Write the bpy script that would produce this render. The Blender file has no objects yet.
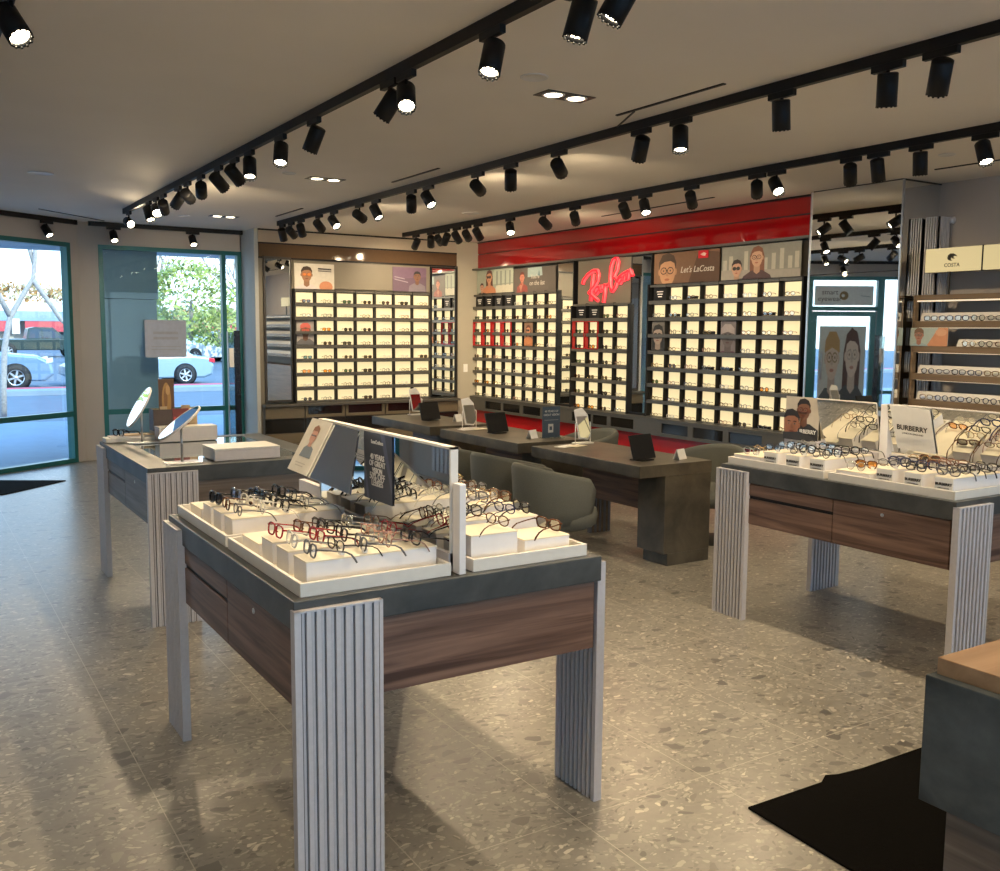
import bpy, math, random
from mathutils import Vector, Matrix, Quaternion
random.seed(7)
SC = bpy.context.scene
COL = SC.collection
PI = math.pi
V = Vector

# ------------------------------------------------------------------ materials
_M = {}
def mat(name, col=(.5, .5, .5), rough=.5, metal=0., emit=None, estr=0., var=.06, vscale=30., spec=.5, bump=0., alpha=1., coat=0.):
    if name in _M: return _M[name]
    m = bpy.data.materials.new(name); m.use_nodes = True
    n, l = m.node_tree.nodes, m.node_tree.links
    b = n['Principled BSDF']
    b.inputs['Roughness'].default_value = rough
    b.inputs['Metallic'].default_value = metal
    b.inputs['Specular IOR Level'].default_value = spec
    if coat: b.inputs['Coat Weight'].default_value = coat
    c = (*col, 1)
    b.inputs['Base Color'].default_value = c
    if emit:
        b.inputs['Emission Color'].default_value = (*emit, 1); b.inputs['Emission Strength'].default_value = estr
    elif var:
        t = n.new('ShaderNodeTexCoord'); no = n.new('ShaderNodeTexNoise'); r = n.new('ShaderNodeValToRGB')
        no.inputs['Scale'].default_value = vscale; no.inputs['Detail'].default_value = 3
        r.color_ramp.elements[0].position = .3; r.color_ramp.elements[1].position = .7
        r.color_ramp.elements[0].color = tuple(x * (1 - var) for x in col) + (1,)
        r.color_ramp.elements[1].color = tuple(min(1, x * (1 + var)) for x in col) + (1,)
        l.new(t.outputs['Object'], no.inputs['Vector']); l.new(no.outputs['Fac'], r.inputs['Fac']); l.new(r.outputs['Color'], b.inputs['Base Color'])
        if bump:
            bp = n.new('ShaderNodeBump'); bp.inputs['Strength'].default_value = bump; bp.inputs['Distance'].default_value = .01
            l.new(no.outputs['Fac'], bp.inputs['Height']); l.new(bp.outputs['Normal'], b.inputs['Normal'])
    _M[name] = m
    return m

def glass_mat(name, tint=(1, 1, 1), refl=.08, rough=.0, fres=.28):
    if name in _M: return _M[name]
    m = bpy.data.materials.new(name); m.use_nodes = True
    n, l = m.node_tree.nodes, m.node_tree.links; n.clear()
    o = n.new('ShaderNodeOutputMaterial'); mx = n.new('ShaderNodeMixShader'); tr = n.new('ShaderNodeBsdfTransparent'); g = n.new('ShaderNodeBsdfGlossy')
    lw = n.new('ShaderNodeLayerWeight'); lw.inputs['Blend'].default_value = .35
    mt = n.new('ShaderNodeMath'); mt.operation = 'MULTIPLY_ADD'; mt.inputs[1].default_value = fres; mt.inputs[2].default_value = refl
    mt.use_clamp = True
    tr.inputs['Color'].default_value = (*tint, 1); g.inputs['Roughness'].default_value = rough
    l.new(lw.outputs['Fresnel'], mt.inputs[0]); l.new(mt.outputs[0], mx.inputs[0]); l.new(tr.outputs[0], mx.inputs[1]); l.new(g.outputs[0], mx.inputs[2])
    l.new(mx.outputs[0], o.inputs['Surface'])
    _M[name] = m
    return m

def wood_mat(name, dark, light, axis='h', scale=1., rough=.45):
    if name in _M: return _M[name]
    m = bpy.data.materials.new(name); m.use_nodes = True
    n, l = m.node_tree.nodes, m.node_tree.links; b = n['Principled BSDF']
    t = n.new('ShaderNodeTexCoord'); mp = n.new('ShaderNodeMapping'); no = n.new('ShaderNodeTexNoise'); n2 = n.new('ShaderNodeTexNoise'); r = n.new('ShaderNodeValToRGB')
    mp.inputs['Scale'].default_value = {'h': (1.2 * scale, 1.2 * scale, 26 * scale), 'x': (1.5 * scale, 24 * scale, 24 * scale), 'v': (26 * scale, 26 * scale, 1.2 * scale)}[axis]
    no.inputs['Scale'].default_value = 1.; no.inputs['Detail'].default_value = 6; no.inputs['Distortion'].default_value = .6; no.inputs['Roughness'].default_value = .6
    r.color_ramp.elements[0].position = .32; r.color_ramp.elements[1].position = .68
    r.color_ramp.elements[0].color = (*dark, 1); r.color_ramp.elements[1].color = (*light, 1)
    l.new(t.outputs['Object'], mp.inputs['Vector']); l.new(mp.outputs[0], no.inputs['Vector']); l.new(no.outputs['Fac'], r.inputs['Fac']); l.new(r.outputs[0], b.inputs['Base Color'])
    b.inputs['Roughness'].default_value = rough
    _M[name] = m
    return m

def stone_mat(name, dark, light, rough=.4, scale=4.):
    if name in _M: return _M[name]
    m = bpy.data.materials.new(name); m.use_nodes = True
    n, l = m.node_tree.nodes, m.node_tree.links; b = n['Principled BSDF']
    t = n.new('ShaderNodeTexCoord'); no = n.new('ShaderNodeTexNoise'); r = n.new('ShaderNodeValToRGB')
    no.inputs['Scale'].default_value = scale; no.inputs['Detail'].default_value = 9; no.inputs['Roughness'].default_value = .62; no.inputs['Distortion'].default_value = .4
    e = r.color_ramp.elements; e[0].position = .35; e[1].position = .72; e[0].color = (*dark, 1); e[1].color = (*light, 1)
    l.new(t.outputs['Object'], no.inputs['Vector']); l.new(no.outputs['Fac'], r.inputs['Fac']); l.new(r.outputs[0], b.inputs['Base Color'])
    b.inputs['Roughness'].default_value = rough
    _M[name] = m
    return m

def floor_mat():
    m = bpy.data.materials.new('ceppo_stone_tile'); m.use_nodes = True
    n, l = m.node_tree.nodes, m.node_tree.links; b = n['Principled BSDF']
    t = n.new('ShaderNodeTexCoord'); co = t.outputs['Object']
    warp = n.new('ShaderNodeTexNoise'); warp.inputs['Scale'].default_value = 7; warp.inputs['Detail'].default_value = 3; l.new(co, warp.inputs['Vector'])
    wm = n.new('ShaderNodeMixRGB'); wm.blend_type = 'ADD'; wm.inputs['Fac'].default_value = .16; l.new(co, wm.inputs[1]); l.new(warp.outputs['Color'], wm.inputs[2]); cw = wm.outputs[0]
    base = n.new('ShaderNodeTexNoise'); base.inputs['Scale'].default_value = 5.5; base.inputs['Detail'].default_value = 12; base.inputs['Roughness'].default_value = .75
    l.new(co, base.inputs['Vector'])
    br = n.new('ShaderNodeValToRGB'); br.color_ramp.elements[0].position = .3; br.color_ramp.elements[1].position = .7
    br.color_ramp.elements[0].color = (.18, .17, .148, 1); br.color_ramp.elements[1].color = (.285, .267, .228, 1)
    l.new(base.outputs['Fac'], br.inputs['Fac']); cur = br.outputs[0]
    def chips(scale, dthr, rthr, c0, c1, cur, stretch=(1, 1.5, 1)):
        mp = n.new('ShaderNodeMapping'); mp.inputs['Scale'].default_value = stretch; mp.inputs['Rotation'].default_value = (0, 0, .5 * scale)
        l.new(cw, mp.inputs['Vector'])
        v = n.new('ShaderNodeTexVoronoi'); v.inputs['Scale'].default_value = scale; l.new(mp.outputs[0], v.inputs['Vector'])
        sp = n.new('ShaderNodeSeparateColor'); l.new(v.outputs['Color'], sp.inputs[0])
        a = n.new('ShaderNodeMath'); a.operation = 'LESS_THAN'; a.inputs[1].default_value = dthr; l.new(v.outputs['Distance'], a.inputs[0])
        g = n.new('ShaderNodeMath'); g.operation = 'GREATER_THAN'; g.inputs[1].default_value = rthr; l.new(sp.outputs[0], g.inputs[0])
        mu = n.new('ShaderNodeMath'); mu.operation = 'MULTIPLY'; l.new(a.outputs[0], mu.inputs[0]); l.new(g.outputs[0], mu.inputs[1])
        r = n.new('ShaderNodeValToRGB'); r.color_ramp.elements[0].color = (*c0, 1); r.color_ramp.elements[1].color = (*c1, 1); l.new(sp.outputs[1], r.inputs['Fac'])
        x = n.new('ShaderNodeMixRGB'); l.new(mu.outputs[0], x.inputs[0]); l.new(cur, x.inputs[1]); l.new(r.outputs[0], x.inputs[2])
        return x.outputs[0]
    cur = chips(46, .46, .40, (.12, .113, .10), (.43, .40, .34), cur)
    cur = chips(22, .40, .50, (.105, .10, .088), (.40, .37, .315), cur)
    cur = chips(9, .34, .62, (.095, .09, .083), (.24, .225, .195), cur)
    cur = chips(15, .22, .74, (.46, .43, .36), (.58, .54, .455), cur, (1, 2.0, 1))
    # tile joints: 0.61 m wide rows along Y
    sx = n.new('ShaderNodeSeparateXYZ'); l.new(co, sx.inputs[0])
    def joint(out, off, pitch):
        a = n.new('ShaderNodeMath'); a.operation = 'SUBTRACT'; a.inputs[1].default_value = off; l.new(out, a.inputs[0])
        p = n.new('ShaderNodeMath'); p.operation = 'PINGPONG'; p.inputs[1].default_value = pitch / 2; l.new(a.outputs[0], p.inputs[0])
        c = n.new('ShaderNodeMath'); c.operation = 'LESS_THAN'; c.inputs[1].default_value = .0019; l.new(p.outputs[0], c.inputs[0]); return c.outputs[0]
    j1 = joint(sx.outputs[0], .70, .61); j2 = joint(sx.outputs[1], 2.53, 1.22)
    mx = n.new('ShaderNodeMath'); mx.operation = 'MAXIMUM'; l.new(j1, mx.inputs[0]); l.new(j2, mx.inputs[1])
    x = n.new('ShaderNodeMixRGB'); x.inputs[2].default_value = (.42, .39, .33, 1); l.new(mx.outputs[0], x.inputs[0]); l.new(cur, x.inputs[1])
    l.new(x.outputs[0], b.inputs['Base Color'])
    rr = n.new('ShaderNodeMapRange'); rr.inputs['To Min'].default_value = .24; rr.inputs['To Max'].default_value = .40; b.inputs['Specular IOR Level'].default_value = .85; l.new(base.outputs['Fac'], rr.inputs['Value']); l.new(rr.outputs[0], b.inputs['Roughness'])
    bp = n.new('ShaderNodeBump'); bp.inputs['Strength'].default_value = .12; bp.inputs['Distance'].default_value = .01; l.new(warp.outputs['Fac'], bp.inputs['Height']); l.new(bp.outputs[0], b.inputs['Normal'])
    return m

M_white = mat('white_acrylic', (.74, .72, .69), .35, var=.02)
M_tray = mat('warm_white_tray', (.70, .67, .62), .4, var=.03)
M_block = mat('cream_riser', (.76, .70, .56), .45, var=.03, vscale=12)
M_blockw = mat('white_riser_face', (.76, .745, .76), .4, var=.02)
M_stone = stone_mat('dark_stone', (.030, .034, .036), (.085, .088, .088), .42)
M_stone_d = stone_mat('desk_stone', (.040, .036, .029), (.115, .098, .072), .36)
M_walnut = wood_mat('walnut', (.060, .030, .022), (.26, .155, .115))
M_walnut_g = wood_mat('grey_walnut', (.085, .065, .052), (.21, .17, .145))
M_oak = wood_mat('oak_top', (.30, .17, .085), (.46, .285, .16), 'x', .6)
M_shelfwood = wood_mat('bronze_wood', (.13, .085, .045), (.21, .14, .08))
M_rib = mat('brushed_rib_metal', (.60, .58, .61), .45, .2, var=.04, vscale=60)
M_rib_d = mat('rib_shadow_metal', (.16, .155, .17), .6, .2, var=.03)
M_black = mat('matt_black', (.007, .007, .008), .5, var=.1, spec=.3)
M_blackg = mat('gloss_black', (.01, .01, .01), .08, var=.05)
M_dark = mat('dark_bronze_panel', (.035, .031, .026), .4, var=.08)
M_shelf = mat('shelf_grey_metal', (.105, .10, .09), .38, .4, var=.04)
M_greige = mat('greige_panel', (.17, .15, .115), .5, var=.03, vscale=3)
M_wall = mat('greige_wall', (.47, .44, .415), .8, var=.02, vscale=3, bump=.05)
M_wallr = mat('right_wall_paint', (.50, .45, .42), .8, var=.02, vscale=3)
M_beige = mat('beige_wall', (.38, .345, .275), .75, var=.02, vscale=3)
M_ceil = mat('ceiling_paint', (.88, .82, .73), .85, var=.015, vscale=2, bump=.03)
M_teal = mat('teal_window_frame', (.012, .135, .135), .35, .1, var=.04)
M_mirror = mat('mirror_silver', (.86, .88, .87), .015, 1., var=.004)
M_red = mat('gloss_red_panel', (.22, .003, .005), .06, var=.03, vscale=2, coat=.5)
M_redm = mat('satin_red_panel', (.34, .006, .010), .25, var=.04, vscale=2)
M_glow = mat('lit_box_panel', (.28, .24, .16), .5, emit=(1., .80, .43), estr=.58)
M_glow2 = mat('lit_sign_panel', (.22, .18, .10), .5, emit=(1., .80, .40), estr=.40)
M_lens_on = mat('lamp_lens', (1, .9, .7), .3, emit=(1., .86, .62), estr=14.)
M_neon = mat('red_neon_face', (.7, .01, .02), .3, emit=(1., .02, .03), estr=.8)
M_neon2 = mat('pink_neon_rim', (.8, .2, .2), .3, emit=(1., .04, .07), estr=.7)
M_fabric = mat('grey_green_fabric', (.105, .108, .094), .85, var=.10, vscale=160, bump=.15)
M_steel = mat('brushed_steel', (.55, .55, .56), .28, .9, var=.03)
M_glass = glass_mat('window_glass', (.82, .94, .98), .012, fres=.12)
M_lens = glass_mat('clear_lens', (.93, .95, .95), .10)
M_paper = mat('white_card', (.76, .75, .73), .6, var=.02)
M_mat = mat('black_carpet', (.004, .0035, .003), .95, var=.3, vscale=250, bump=.4, spec=.05)

# ------------------------------------------------------------------ mesh builder
class MB:
    def __init__(s): s.v = []; s.f = []; s.mi = []; s.sm = []; s.mats = []
    def _m(s, m):
        if m not in s.mats: s.mats.append(m)
        return s.mats.index(m)
    def add(s, vs, fs, m, smooth=False):
        k = len(s.v); s.v += [tuple(v) for v in vs]; i = s._m(m)
        for f in fs: s.f.append(tuple(k + a for a in f)); s.mi.append(i); s.sm.append(smooth)
        return s
    def box(s, x0, x1, y0, y1, z0, z1, m):
        vs = [(x, y, z) for z in (z0, z1) for y in (y0, y1) for x in (x0, x1)]
        return s.add(vs, [(0, 2, 3, 1), (4, 5, 7, 6), (0, 1, 5, 4), (2, 6, 7, 3), (0, 4, 6, 2), (1, 3, 7, 5)], m)
    def obox(s, c, ax, ay, az, m):   # centre and three half axes
        c, ax, ay, az = V(c), V(ax), V(ay), V(az)
        vs = [c + ax * i + ay * j + az * k for k in (-1, 1) for j in (-1, 1) for i in (-1, 1)]
        return s.add(vs, [(0, 2, 3, 1), (4, 5, 7, 6), (0, 1, 5, 4), (2, 6, 7, 3), (0, 4, 6, 2), (1, 3, 7, 5)], m)
    def extr(s, pts, vec, m, smooth=False):
        n = len(pts); vec = V(vec); p = [V(a) for a in pts]
        vs = p + [a + vec for a in p]
        s.add(vs, [tuple(range(n))[::-1], tuple(range(n, 2 * n))], m)
        k = len(s.v) - 2 * n; i = s._m(m)
        for a in range(n):
            b = (a + 1) % n; s.f.append((k + a, k + b, k + n + b, k + n + a)); s.mi.append(i); s.sm.append(smooth)
        return s
    def tube(s, pts, r, m, n=6, closed=False, caps=True, smooth=True):
        p = [V(a) for a in pts]; N = len(p); rs = r if isinstance(r, (list, tuple)) else [r] * N
        ring = []; up = None
        for i in range(N):
            a = p[(i - 1) % N] if (closed or i) else p[0]; b = p[(i + 1) % N] if (closed or i < N - 1) else p[-1]
            t = (b - a).normalized()
            if up is None: up = t.orthogonal().normalized()
            up = (up - t * up.dot(t)); up = up.normalized() if up.length > 1e-6 else t.orthogonal().normalized()
            w = t.cross(up)
            ring.append([p[i] + (up * math.cos(2 * PI * j / n) + w * math.sin(2 * PI * j / n)) * rs[i] for j in range(n)])
        vs = [q for g in ring for q in g]; fs = []
        for i in range(N if closed else N - 1):
            for j in range(n):
                a = i * n + j; b = i * n + (j + 1) % n; c = ((i + 1) % N) * n + (j + 1) % n; d = ((i + 1) % N) * n + j
                fs.append((a, b, c, d))
        s.add(vs, fs, m, smooth)
        if caps and not closed:
            k = len(s.v) - len(vs); i = s._m(m)
            s.f.append(tuple(k + j for j in range(n))[::-1]); s.f.append(tuple(k + (N - 1) * n + j for j in range(n))); s.mi += [i, i]; s.sm += [False, False]
        return s
    def cyl(s, p0, p1, r, m, n=20, r1=None):
        return s.tube([p0, p1], [r, r if r1 is None else r1], m, n)
    def lathe(s, c, axis, prof, m, n=24):   # prof: list of (radius, height along axis)
        c = V(c); ax = V(axis).normalized(); u = ax.orthogonal().normalized(); w = ax.cross(u)
        vs = [c + ax * h + (u * math.cos(2 * PI * j / n) + w * math.sin(2 * PI * j / n)) * r for r, h in prof for j in range(n)]
        fs = [(i * n + j, i * n + (j + 1) % n, (i + 1) * n + (j + 1) % n, (i + 1) * n + j) for i in range(len(prof) - 1) for j in range(n)]
        return s.add(vs, fs, m, True)
    def poly(s, pts, m): return s.add(pts, [tuple(range(len(pts)))], m)
    def mesh(s, name):
        me = bpy.data.meshes.new(name); me.from_pydata(s.v, [], s.f)
        for m in s.mats: me.materials.append(m)
        me.polygons.foreach_set('material_index', s.mi); me.polygons.foreach_set('use_smooth', s.sm); me.update()
        return me
    def build(s, name, parent=None, loc=(0, 0, 0), rz=0., bev=0.):
        o = link(name, s.mesh(name), parent, loc, rz)
        if bev:
            b = o.modifiers.new('bevel', 'BEVEL'); b.width = bev; b.segments = 2; b.limit_method = 'ANGLE'
        return o

def link(name, me, parent=None, loc=(0, 0, 0), rz=0.):
    o = bpy.data.objects.new(name, me); COL.objects.link(o); o.location = loc; o.rotation_euler = (0, 0, rz)
    if parent: o.parent = parent
    return o
def tag(o, label, cat, group=None, kind=None):
    o['label'] = label; o['category'] = cat
    if group: o['group'] = group
    if kind: o['kind'] = kind
    return o
def thing(name, label, cat, loc=(0, 0, 0), rz=0., group=None):
    return tag(link(name, None, None, loc, rz), label, cat, group)
def struct(name, mb, bev=0.):
    o = mb.build(name, bev=bev); o['kind'] = 'structure'; return o
def copy_tree(o, parent=None):
    c = o.copy(); COL.objects.link(c); c.parent = parent
    for ch in o.children: copy_tree(ch, c)
    return c
ORD = ['first', 'second', 'third', 'fourth', 'fifth', 'sixth', 'seventh', 'eighth', 'ninth', 'tenth', 'eleventh', 'twelfth',
       'thirteenth', 'fourteenth', 'fifteenth', 'sixteenth', 'seventeenth', 'eighteenth', 'nineteenth', 'twentieth']

def text_obj(name, s, o, u, v, size, m, parent=None, align='CENTER', depth=.0008, bold=0., shear=0.):
    """Lettering whose baseline starts/centres at o, along unit u, up v."""
    c = bpy.data.curves.new(name, 'FONT'); c.body = s; c.size = size; c.align_x = align; c.extrude = depth; c.offset = bold; c.shear = shear; c.resolution_u = 3
    t = bpy.data.objects.new(name, c); me = bpy.data.meshes.new_from_object(t); me.name = name
    bpy.data.objects.remove(t); bpy.data.curves.remove(c)
    u, v = V(u).normalized(), V(v).normalized(); w = u.cross(v)
    M = Matrix((u, v, w)).transposed().to_4x4(); M.translation = V(o) + w * depth
    me.transform(M); me.materials.clear(); me.materials.append(m)
    for p in me.polygons: p.material_index = 0
    return link(name, me, parent)

def ell(cx, cy, rx, ry=None, n=22, rot=0., a0=0., a1=2 * PI):
    ry = ry or rx; r = []
    for i in range(n if a1 - a0 >= 6.28 else n + 1):
        a = a0 + (a1 - a0) * i / n; x, y = rx * math.cos(a), ry * math.sin(a)
        r.append((cx + x * math.cos(rot) - y * math.sin(rot), cy + x * math.sin(rot) + y * math.cos(rot)))
    return r
_PC = {}
def pc(c):
    k = tuple(round(x, 3) for x in c)
    if k not in _PC: _PC[k] = mat('ink_%02d' % len(_PC), k, .5, var=.05, vscale=25)
    return _PC[k]
def picture(name, o, u, v, w, h, bg, shapes, parent=None, thick=.006, clip=True):
    """Flat picture on a board: o = lower left corner, u right, v up (as one looks at it); shapes in 0..1 units."""
    o, u, v = V(o), V(u).normalized(), V(v).normalized(); nn = u.cross(v)
    mb = MB(); mb.obox(o + u * w / 2 + v * h / 2 - nn * thick / 2, u * w / 2, v * h / 2, nn * thick / 2, pc(bg))
    k = 0
    for c, pts in shapes:
        k += 1
        q = [(min(1, max(0, a)), min(1, max(0, b))) for a, b in pts] if clip else pts
        mb.poly([o + u * a * w + v * b * h + nn * .0005 * k for a, b in q], pc(c))
    return mb.build(name, parent)
def bust(cx, cy, s, skin, hair, shirt, asp=1., glasses=None, lens=None, cap=None, longhair=False, turn=0.):
    """Shapes of a head and shoulders, head centre (cx,cy), head half height s; asp = h/w of the picture."""
    X = lambda a: cx + a * s * asp
    Y = lambda b: cy + b * s
    sh = lambda k: tuple(min(1, c * k) for c in skin)
    E = lambda x, y, rx, ry=None, **kw: ell(X(x), Y(y), rx * s * asp, (ry or rx) * s, **kw)
    r = []
    if longhair: r.append((hair, [(X(-.95), Y(-1.8)), (X(-1.0), Y(.2)), (X(-.6), Y(1.0)), (X(.1), Y(1.25)), (X(.7), Y(.95)), (X(1.0), Y(.1)), (X(1.05), Y(-1.8))]))
    r.append((shirt, [(X(-2.0), Y(-3.2)), (X(-1.85), Y(-1.9)), (X(-.75), Y(-1.35)), (X(.75), Y(-1.35)), (X(1.85), Y(-1.9)), (X(2.0), Y(-3.2))]))
    r.append((sh(.8), [(X(-.42), Y(-1.5)), (X(-.42), Y(-.6)), (X(.42), Y(-.6)), (X(.42), Y(-1.5)), (X(0), Y(-1.75))]))
    r.append((sh(.85), E(-.78, -.05, .13, .22))); r.append((sh(.85), E(.78, -.05, .13, .22)))
    r.append((skin, E(0, 0, .76, 1.0, n=28)))
    r.append((hair, [(X(a), Y(b)) for a, b in ((-.80, .1), (-.82, .6), (-.5, 1.08), (.1, 1.2), (.6, 1.0), (.84, .55), (.8, .1), (.66, .5), (.3, .66), (-.3, .62), (-.66, .45))]))
    if cap: r.append((cap, [(X(a), Y(b)) for a, b in ((-.9, .25), (-.85, .8), (-.4, 1.2), (.4, 1.2), (.85, .8), (.9, .25), (0, .48))]))
    t = turn
    for e in (-.3 + t, .3 + t):
        r.append((tuple(c * .6 for c in hair), [(X(e - .18), Y(.2)), (X(e - .1), Y(.28)), (X(e + .16), Y(.24)), (X(e + .18), Y(.19))]))
        r.append((tuple(.4 * c + .15 for c in skin), E(e, .04, .12, .06))); r.append(((.05, .04, .03), E(e, .04, .055, .06)))
    r.append((sh(.78), [(X(t - .05), Y(.05)), (X(t + .05), Y(.05)), (X(t + .14), Y(-.27)), (X(t), Y(-.34)), (X(t - .14), Y(-.27))]))
    r.append((tuple(a * b for a, b in zip(skin, (.75, .45, .42))), E(t, -.55, .24, .08)))
    r.append((sh(.45), E(t, -.55, .2, .015)))
    if glasses:
        for e in (-.33 + t, .33 + t):
            r.append((glasses, E(e, .03, .31, .24))); r.append((lens or sh(.95), E(e, .03, .25, .18)))
            if not lens: r.append(((.05, .04, .03), E(e, .03, .06, .06)))
        r.append((glasses, [(X(t - .1), Y(.1)), (X(t + .1), Y(.1)), (X(t + .1), Y(.04)), (X(t - .1), Y(.04))]))
    return r

# ------------------------------------------------------------------ eyewear
def rim_pts(cx, cz, a, b, k, n=18, y=0.):
    r = []
    for i in range(n):
        t = 2 * PI * i / n; c, s_ = math.cos(t), math.sin(t)
        x = a * math.copysign(abs(c) ** (2 / k), c); z = b * math.copysign(abs(s_) ** (2 / k), s_)
        r.append((cx + x * (1 + .08 * z / b), y, cz + z))
    return r
_SH = {'round': (.0235, .0225, 2.1, .0021), 'square': (.0265, .0195, 3.2, .0031), 'oval': (.0265, .0175, 2.2, .0023), 'bold': (.027, .0215, 2.8, .0042)}
_G = {}
def eyewear_meshes(shape, fm, lm):
    k = (shape, fm.name, lm.name)
    if k in _G: return _G[k]
    a, b, e, r = _SH[shape]
    f = MB()
    for sx in (-1, 1): f.tube(rim_pts(sx * .0335, .022, a, b, e), r, fm, 6, closed=True)
    f.tube([(-.0335 + a * .85, .0, .030), (-.004, -.001, .034), (.004, -.001, .034), (.0335 - a * .85, 0, .030)], r * .9, fm, 6)
    for sx in (-1, 1):
        f.tube([(sx * (.0335 + a * .97), 0, .030), (sx * .068, .001, .032), (sx * .069, .006, .032)], r * 1.05, fm, 6)
        f.tube([(sx * .0105, .001, .020), (sx * .007, .007, .017)], .0018, fm, 5)
    L = MB()
    for sx in (-1,): L.poly(rim_pts(sx * .0335, .022, a, b, e), lm)
    R = MB(); R.poly(rim_pts(.0335, .022, a, b, e), lm)
    T = []
    for sx in (-1, 1):
        t = MB(); t.tube([(sx * .069, .004, .032), (sx * .070, .045, .032), (sx * .069, .092, .030), (sx * .067, .112, .022), (sx * .065, .126, .008), (sx * .0645, .134, -.002)],
                         [r * .9, r * .8, r * .8, r * 1.0, r * 1.15, r * 1.0], fm, 6); T.append(t.mesh('temple'))
    _G[k] = (f.mesh('frame'), L.mesh('lens'), R.mesh('lens'), T[0], T[1]); return _G[k]
TAGM = MB().box(.030, .050, -.004, .010, -.002, .012, M_paper).box(.036, .040, .006, .009, .012, .030, M_paper).mesh('security_tag')
def eyewear(shape, fm, lm, loc, rz, pitch, label, group, name='eyeglasses'):
    e = tag(link(name, None, None, loc), label, name, group)
    e.rotation_euler = (Matrix.Rotation(rz, 3, 'Z') @ Matrix.Rotation(pitch, 3, 'X')).to_euler()
    fr, l1, l2, t1, t2 = eyewear_meshes(shape, fm, lm)
    if (int(loc[0] * 977) + int(loc[1] * 631)) % 3 == 0: link('security_tag', TAGM, e)
    link('frame', fr, e); link('lens', l1, e); link('lens', l2, e); link('temple', t1, e); link('temple', t2, e)
    return e
_SG = {}
def small_eyewear(fm, lm, shape):
    k = (fm.name, lm.name, shape)
    if k not in _SG:
        a, b, e, r = _SH[shape]; mb = MB()
        for sx in (-1, 1):
            p = rim_pts(sx * .0335, .024, a, b, e, 12); mb.poly(p, lm); mb.tube(p, max(r, .0034), fm, 4, closed=True)
            mb.tube([(sx * .066, .002, .034), (sx * .067, .040, .033), (sx * .065, .056, .024)], max(r, .0034), fm, 4)
        mb.tube([(-.012, 0, .033), (.012, 0, .033)], max(r, .0034), fm, 4)
        _SG[k] = mb.mesh('eyewear')
    return _SG[k]
F = {  # frame finishes
    'black': mat('frame_black', (.012, .011, .012), .2, var=.05), 'tortoise': mat('frame_tortoise', (.10, .035, .012), .2, var=.6, vscale=90),
    'red': mat('frame_red', (.30, .012, .02), .2, var=.05), 'silver': mat('frame_silver', (.55, .54, .53), .2, .9, var=.02),
    'gold': mat('frame_gold', (.55, .38, .18), .22, .9, var=.02), 'rose': mat('frame_rose', (.52, .28, .22), .25, .6, var=.02),
    'grey': mat('frame_grey', (.12, .12, .13), .25, var=.05), 'clear': mat('frame_clear', (.62, .60, .56), .15, var=.03), 'navy': mat('frame_navy', (.02, .03, .09), .2, var=.05)}
LN = {'clear': M_lens, 'dark': glass_mat('dark_lens', (.10, .09, .08), .08), 'amber': glass_mat('amber_lens', (.85, .40, .08), .08), 'pink': glass_mat('pink_lens', (.75, .22, .30), .08),
      'green': glass_mat('green_lens', (.12, .20, .12), .08)}
CN = {'black': 'black', 'tortoise': 'tortoiseshell', 'red': 'red', 'silver': 'silver', 'gold': 'gold', 'rose': 'rose gold', 'grey': 'dark grey', 'clear': 'clear', 'navy': 'navy blue'}

# ------------------------------------------------------------------ room shell
ZC = 3.02
K = V((1.93, 13.05, 0)); UD = V((-.827, -.562, 0)).normalized(); ND = V((.562, -.827, 0)).normalized()
UW = V((1, 0, 0)); NW = V((0, -1, 0))
def lbox(mb, O, u, n, s0, s1, d0, d1, z0, z1, m):
    c = O + u * ((s0 + s1) / 2) + n * ((d0 + d1) / 2) + V((0, 0, (z0 + z1) / 2))
    return mb.obox(c, u * ((s1 - s0) / 2), n * ((d1 - d0) / 2), V((0, 0, (z1 - z0) / 2)), m)
DL = 4.97                       # length of the slanted door wall
DE = K + UD * DL                # its far end, where the left wall starts
outline = [(7.95, -2.1), (7.95, 13.3), (1.85, 13.3), (1.76, 13.12), (DE.x - .1, DE.y + .12), (DE.x - .12, -2.1)]
struct('floor', MB().extr([(x, y, -.12) for x, y in outline], (0, 0, .12), floor_mat()))
struct('ceiling', MB().extr([(x, y, ZC) for x, y in outline], (0, 0, .15), M_ceil))
b = MB().box(DE.x - .1, 7.95, -2.15, -2.0, 2.75, ZC, M_wall).box(DE.x - .1, -1.8, -2.15, -2.0, 0, 2.75, M_wall).box(7.2, 7.95, -2.15, -2.0, 0, 2.75, M_wall); struct('wall_back', b)
struct('wall_right', MB().box(7.82, 7.95, -2.0, 13.2, 0, ZC, M_wallr))
lw = MB()
lw.box(DE.x - .12, DE.x, -2.0, DE.y, 0, ZC, M_wall)
struct('wall_left', lw)
rp = MB()                       # upright ribbed cladding on the left wall
rp.box(DE.x, DE.x + .02, 3.0, 9.6, .1, 2.6, M_rib_d)
for i in range(66): rp.box(DE.x + .02, DE.x + .05, 3.02 + i * .1, 3.08 + i * .1, .1, 2.6, M_rib)
struct('trim_1', rp)
# wall above and beside the glazing
wf = MB(); lbox(wf, K, UW, NW, -.02, .24, -.14, 0, 0, ZC, M_wall); lbox(wf, K, UW, NW, .24, 2.1, -.14, 0, 2.75, ZC, M_wall)
wf.box(3.99, 7.82, 13.05, 13.2, 0, ZC, M_wall)
struct('wall_front', wf)
wd = MB(); lbox(wd, K, UD, ND, 0, .12, -.14, 0, 0, ZC, M_wall); lbox(wd, K, UD, ND, .12, DL, -.14, 0, 2.75, ZC, M_wall); lbox(wd, K, UD, ND, 4.85, DL, -.14, 0, 0, 2.75, M_wall)
struct('wall_door_side', wd)

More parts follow.
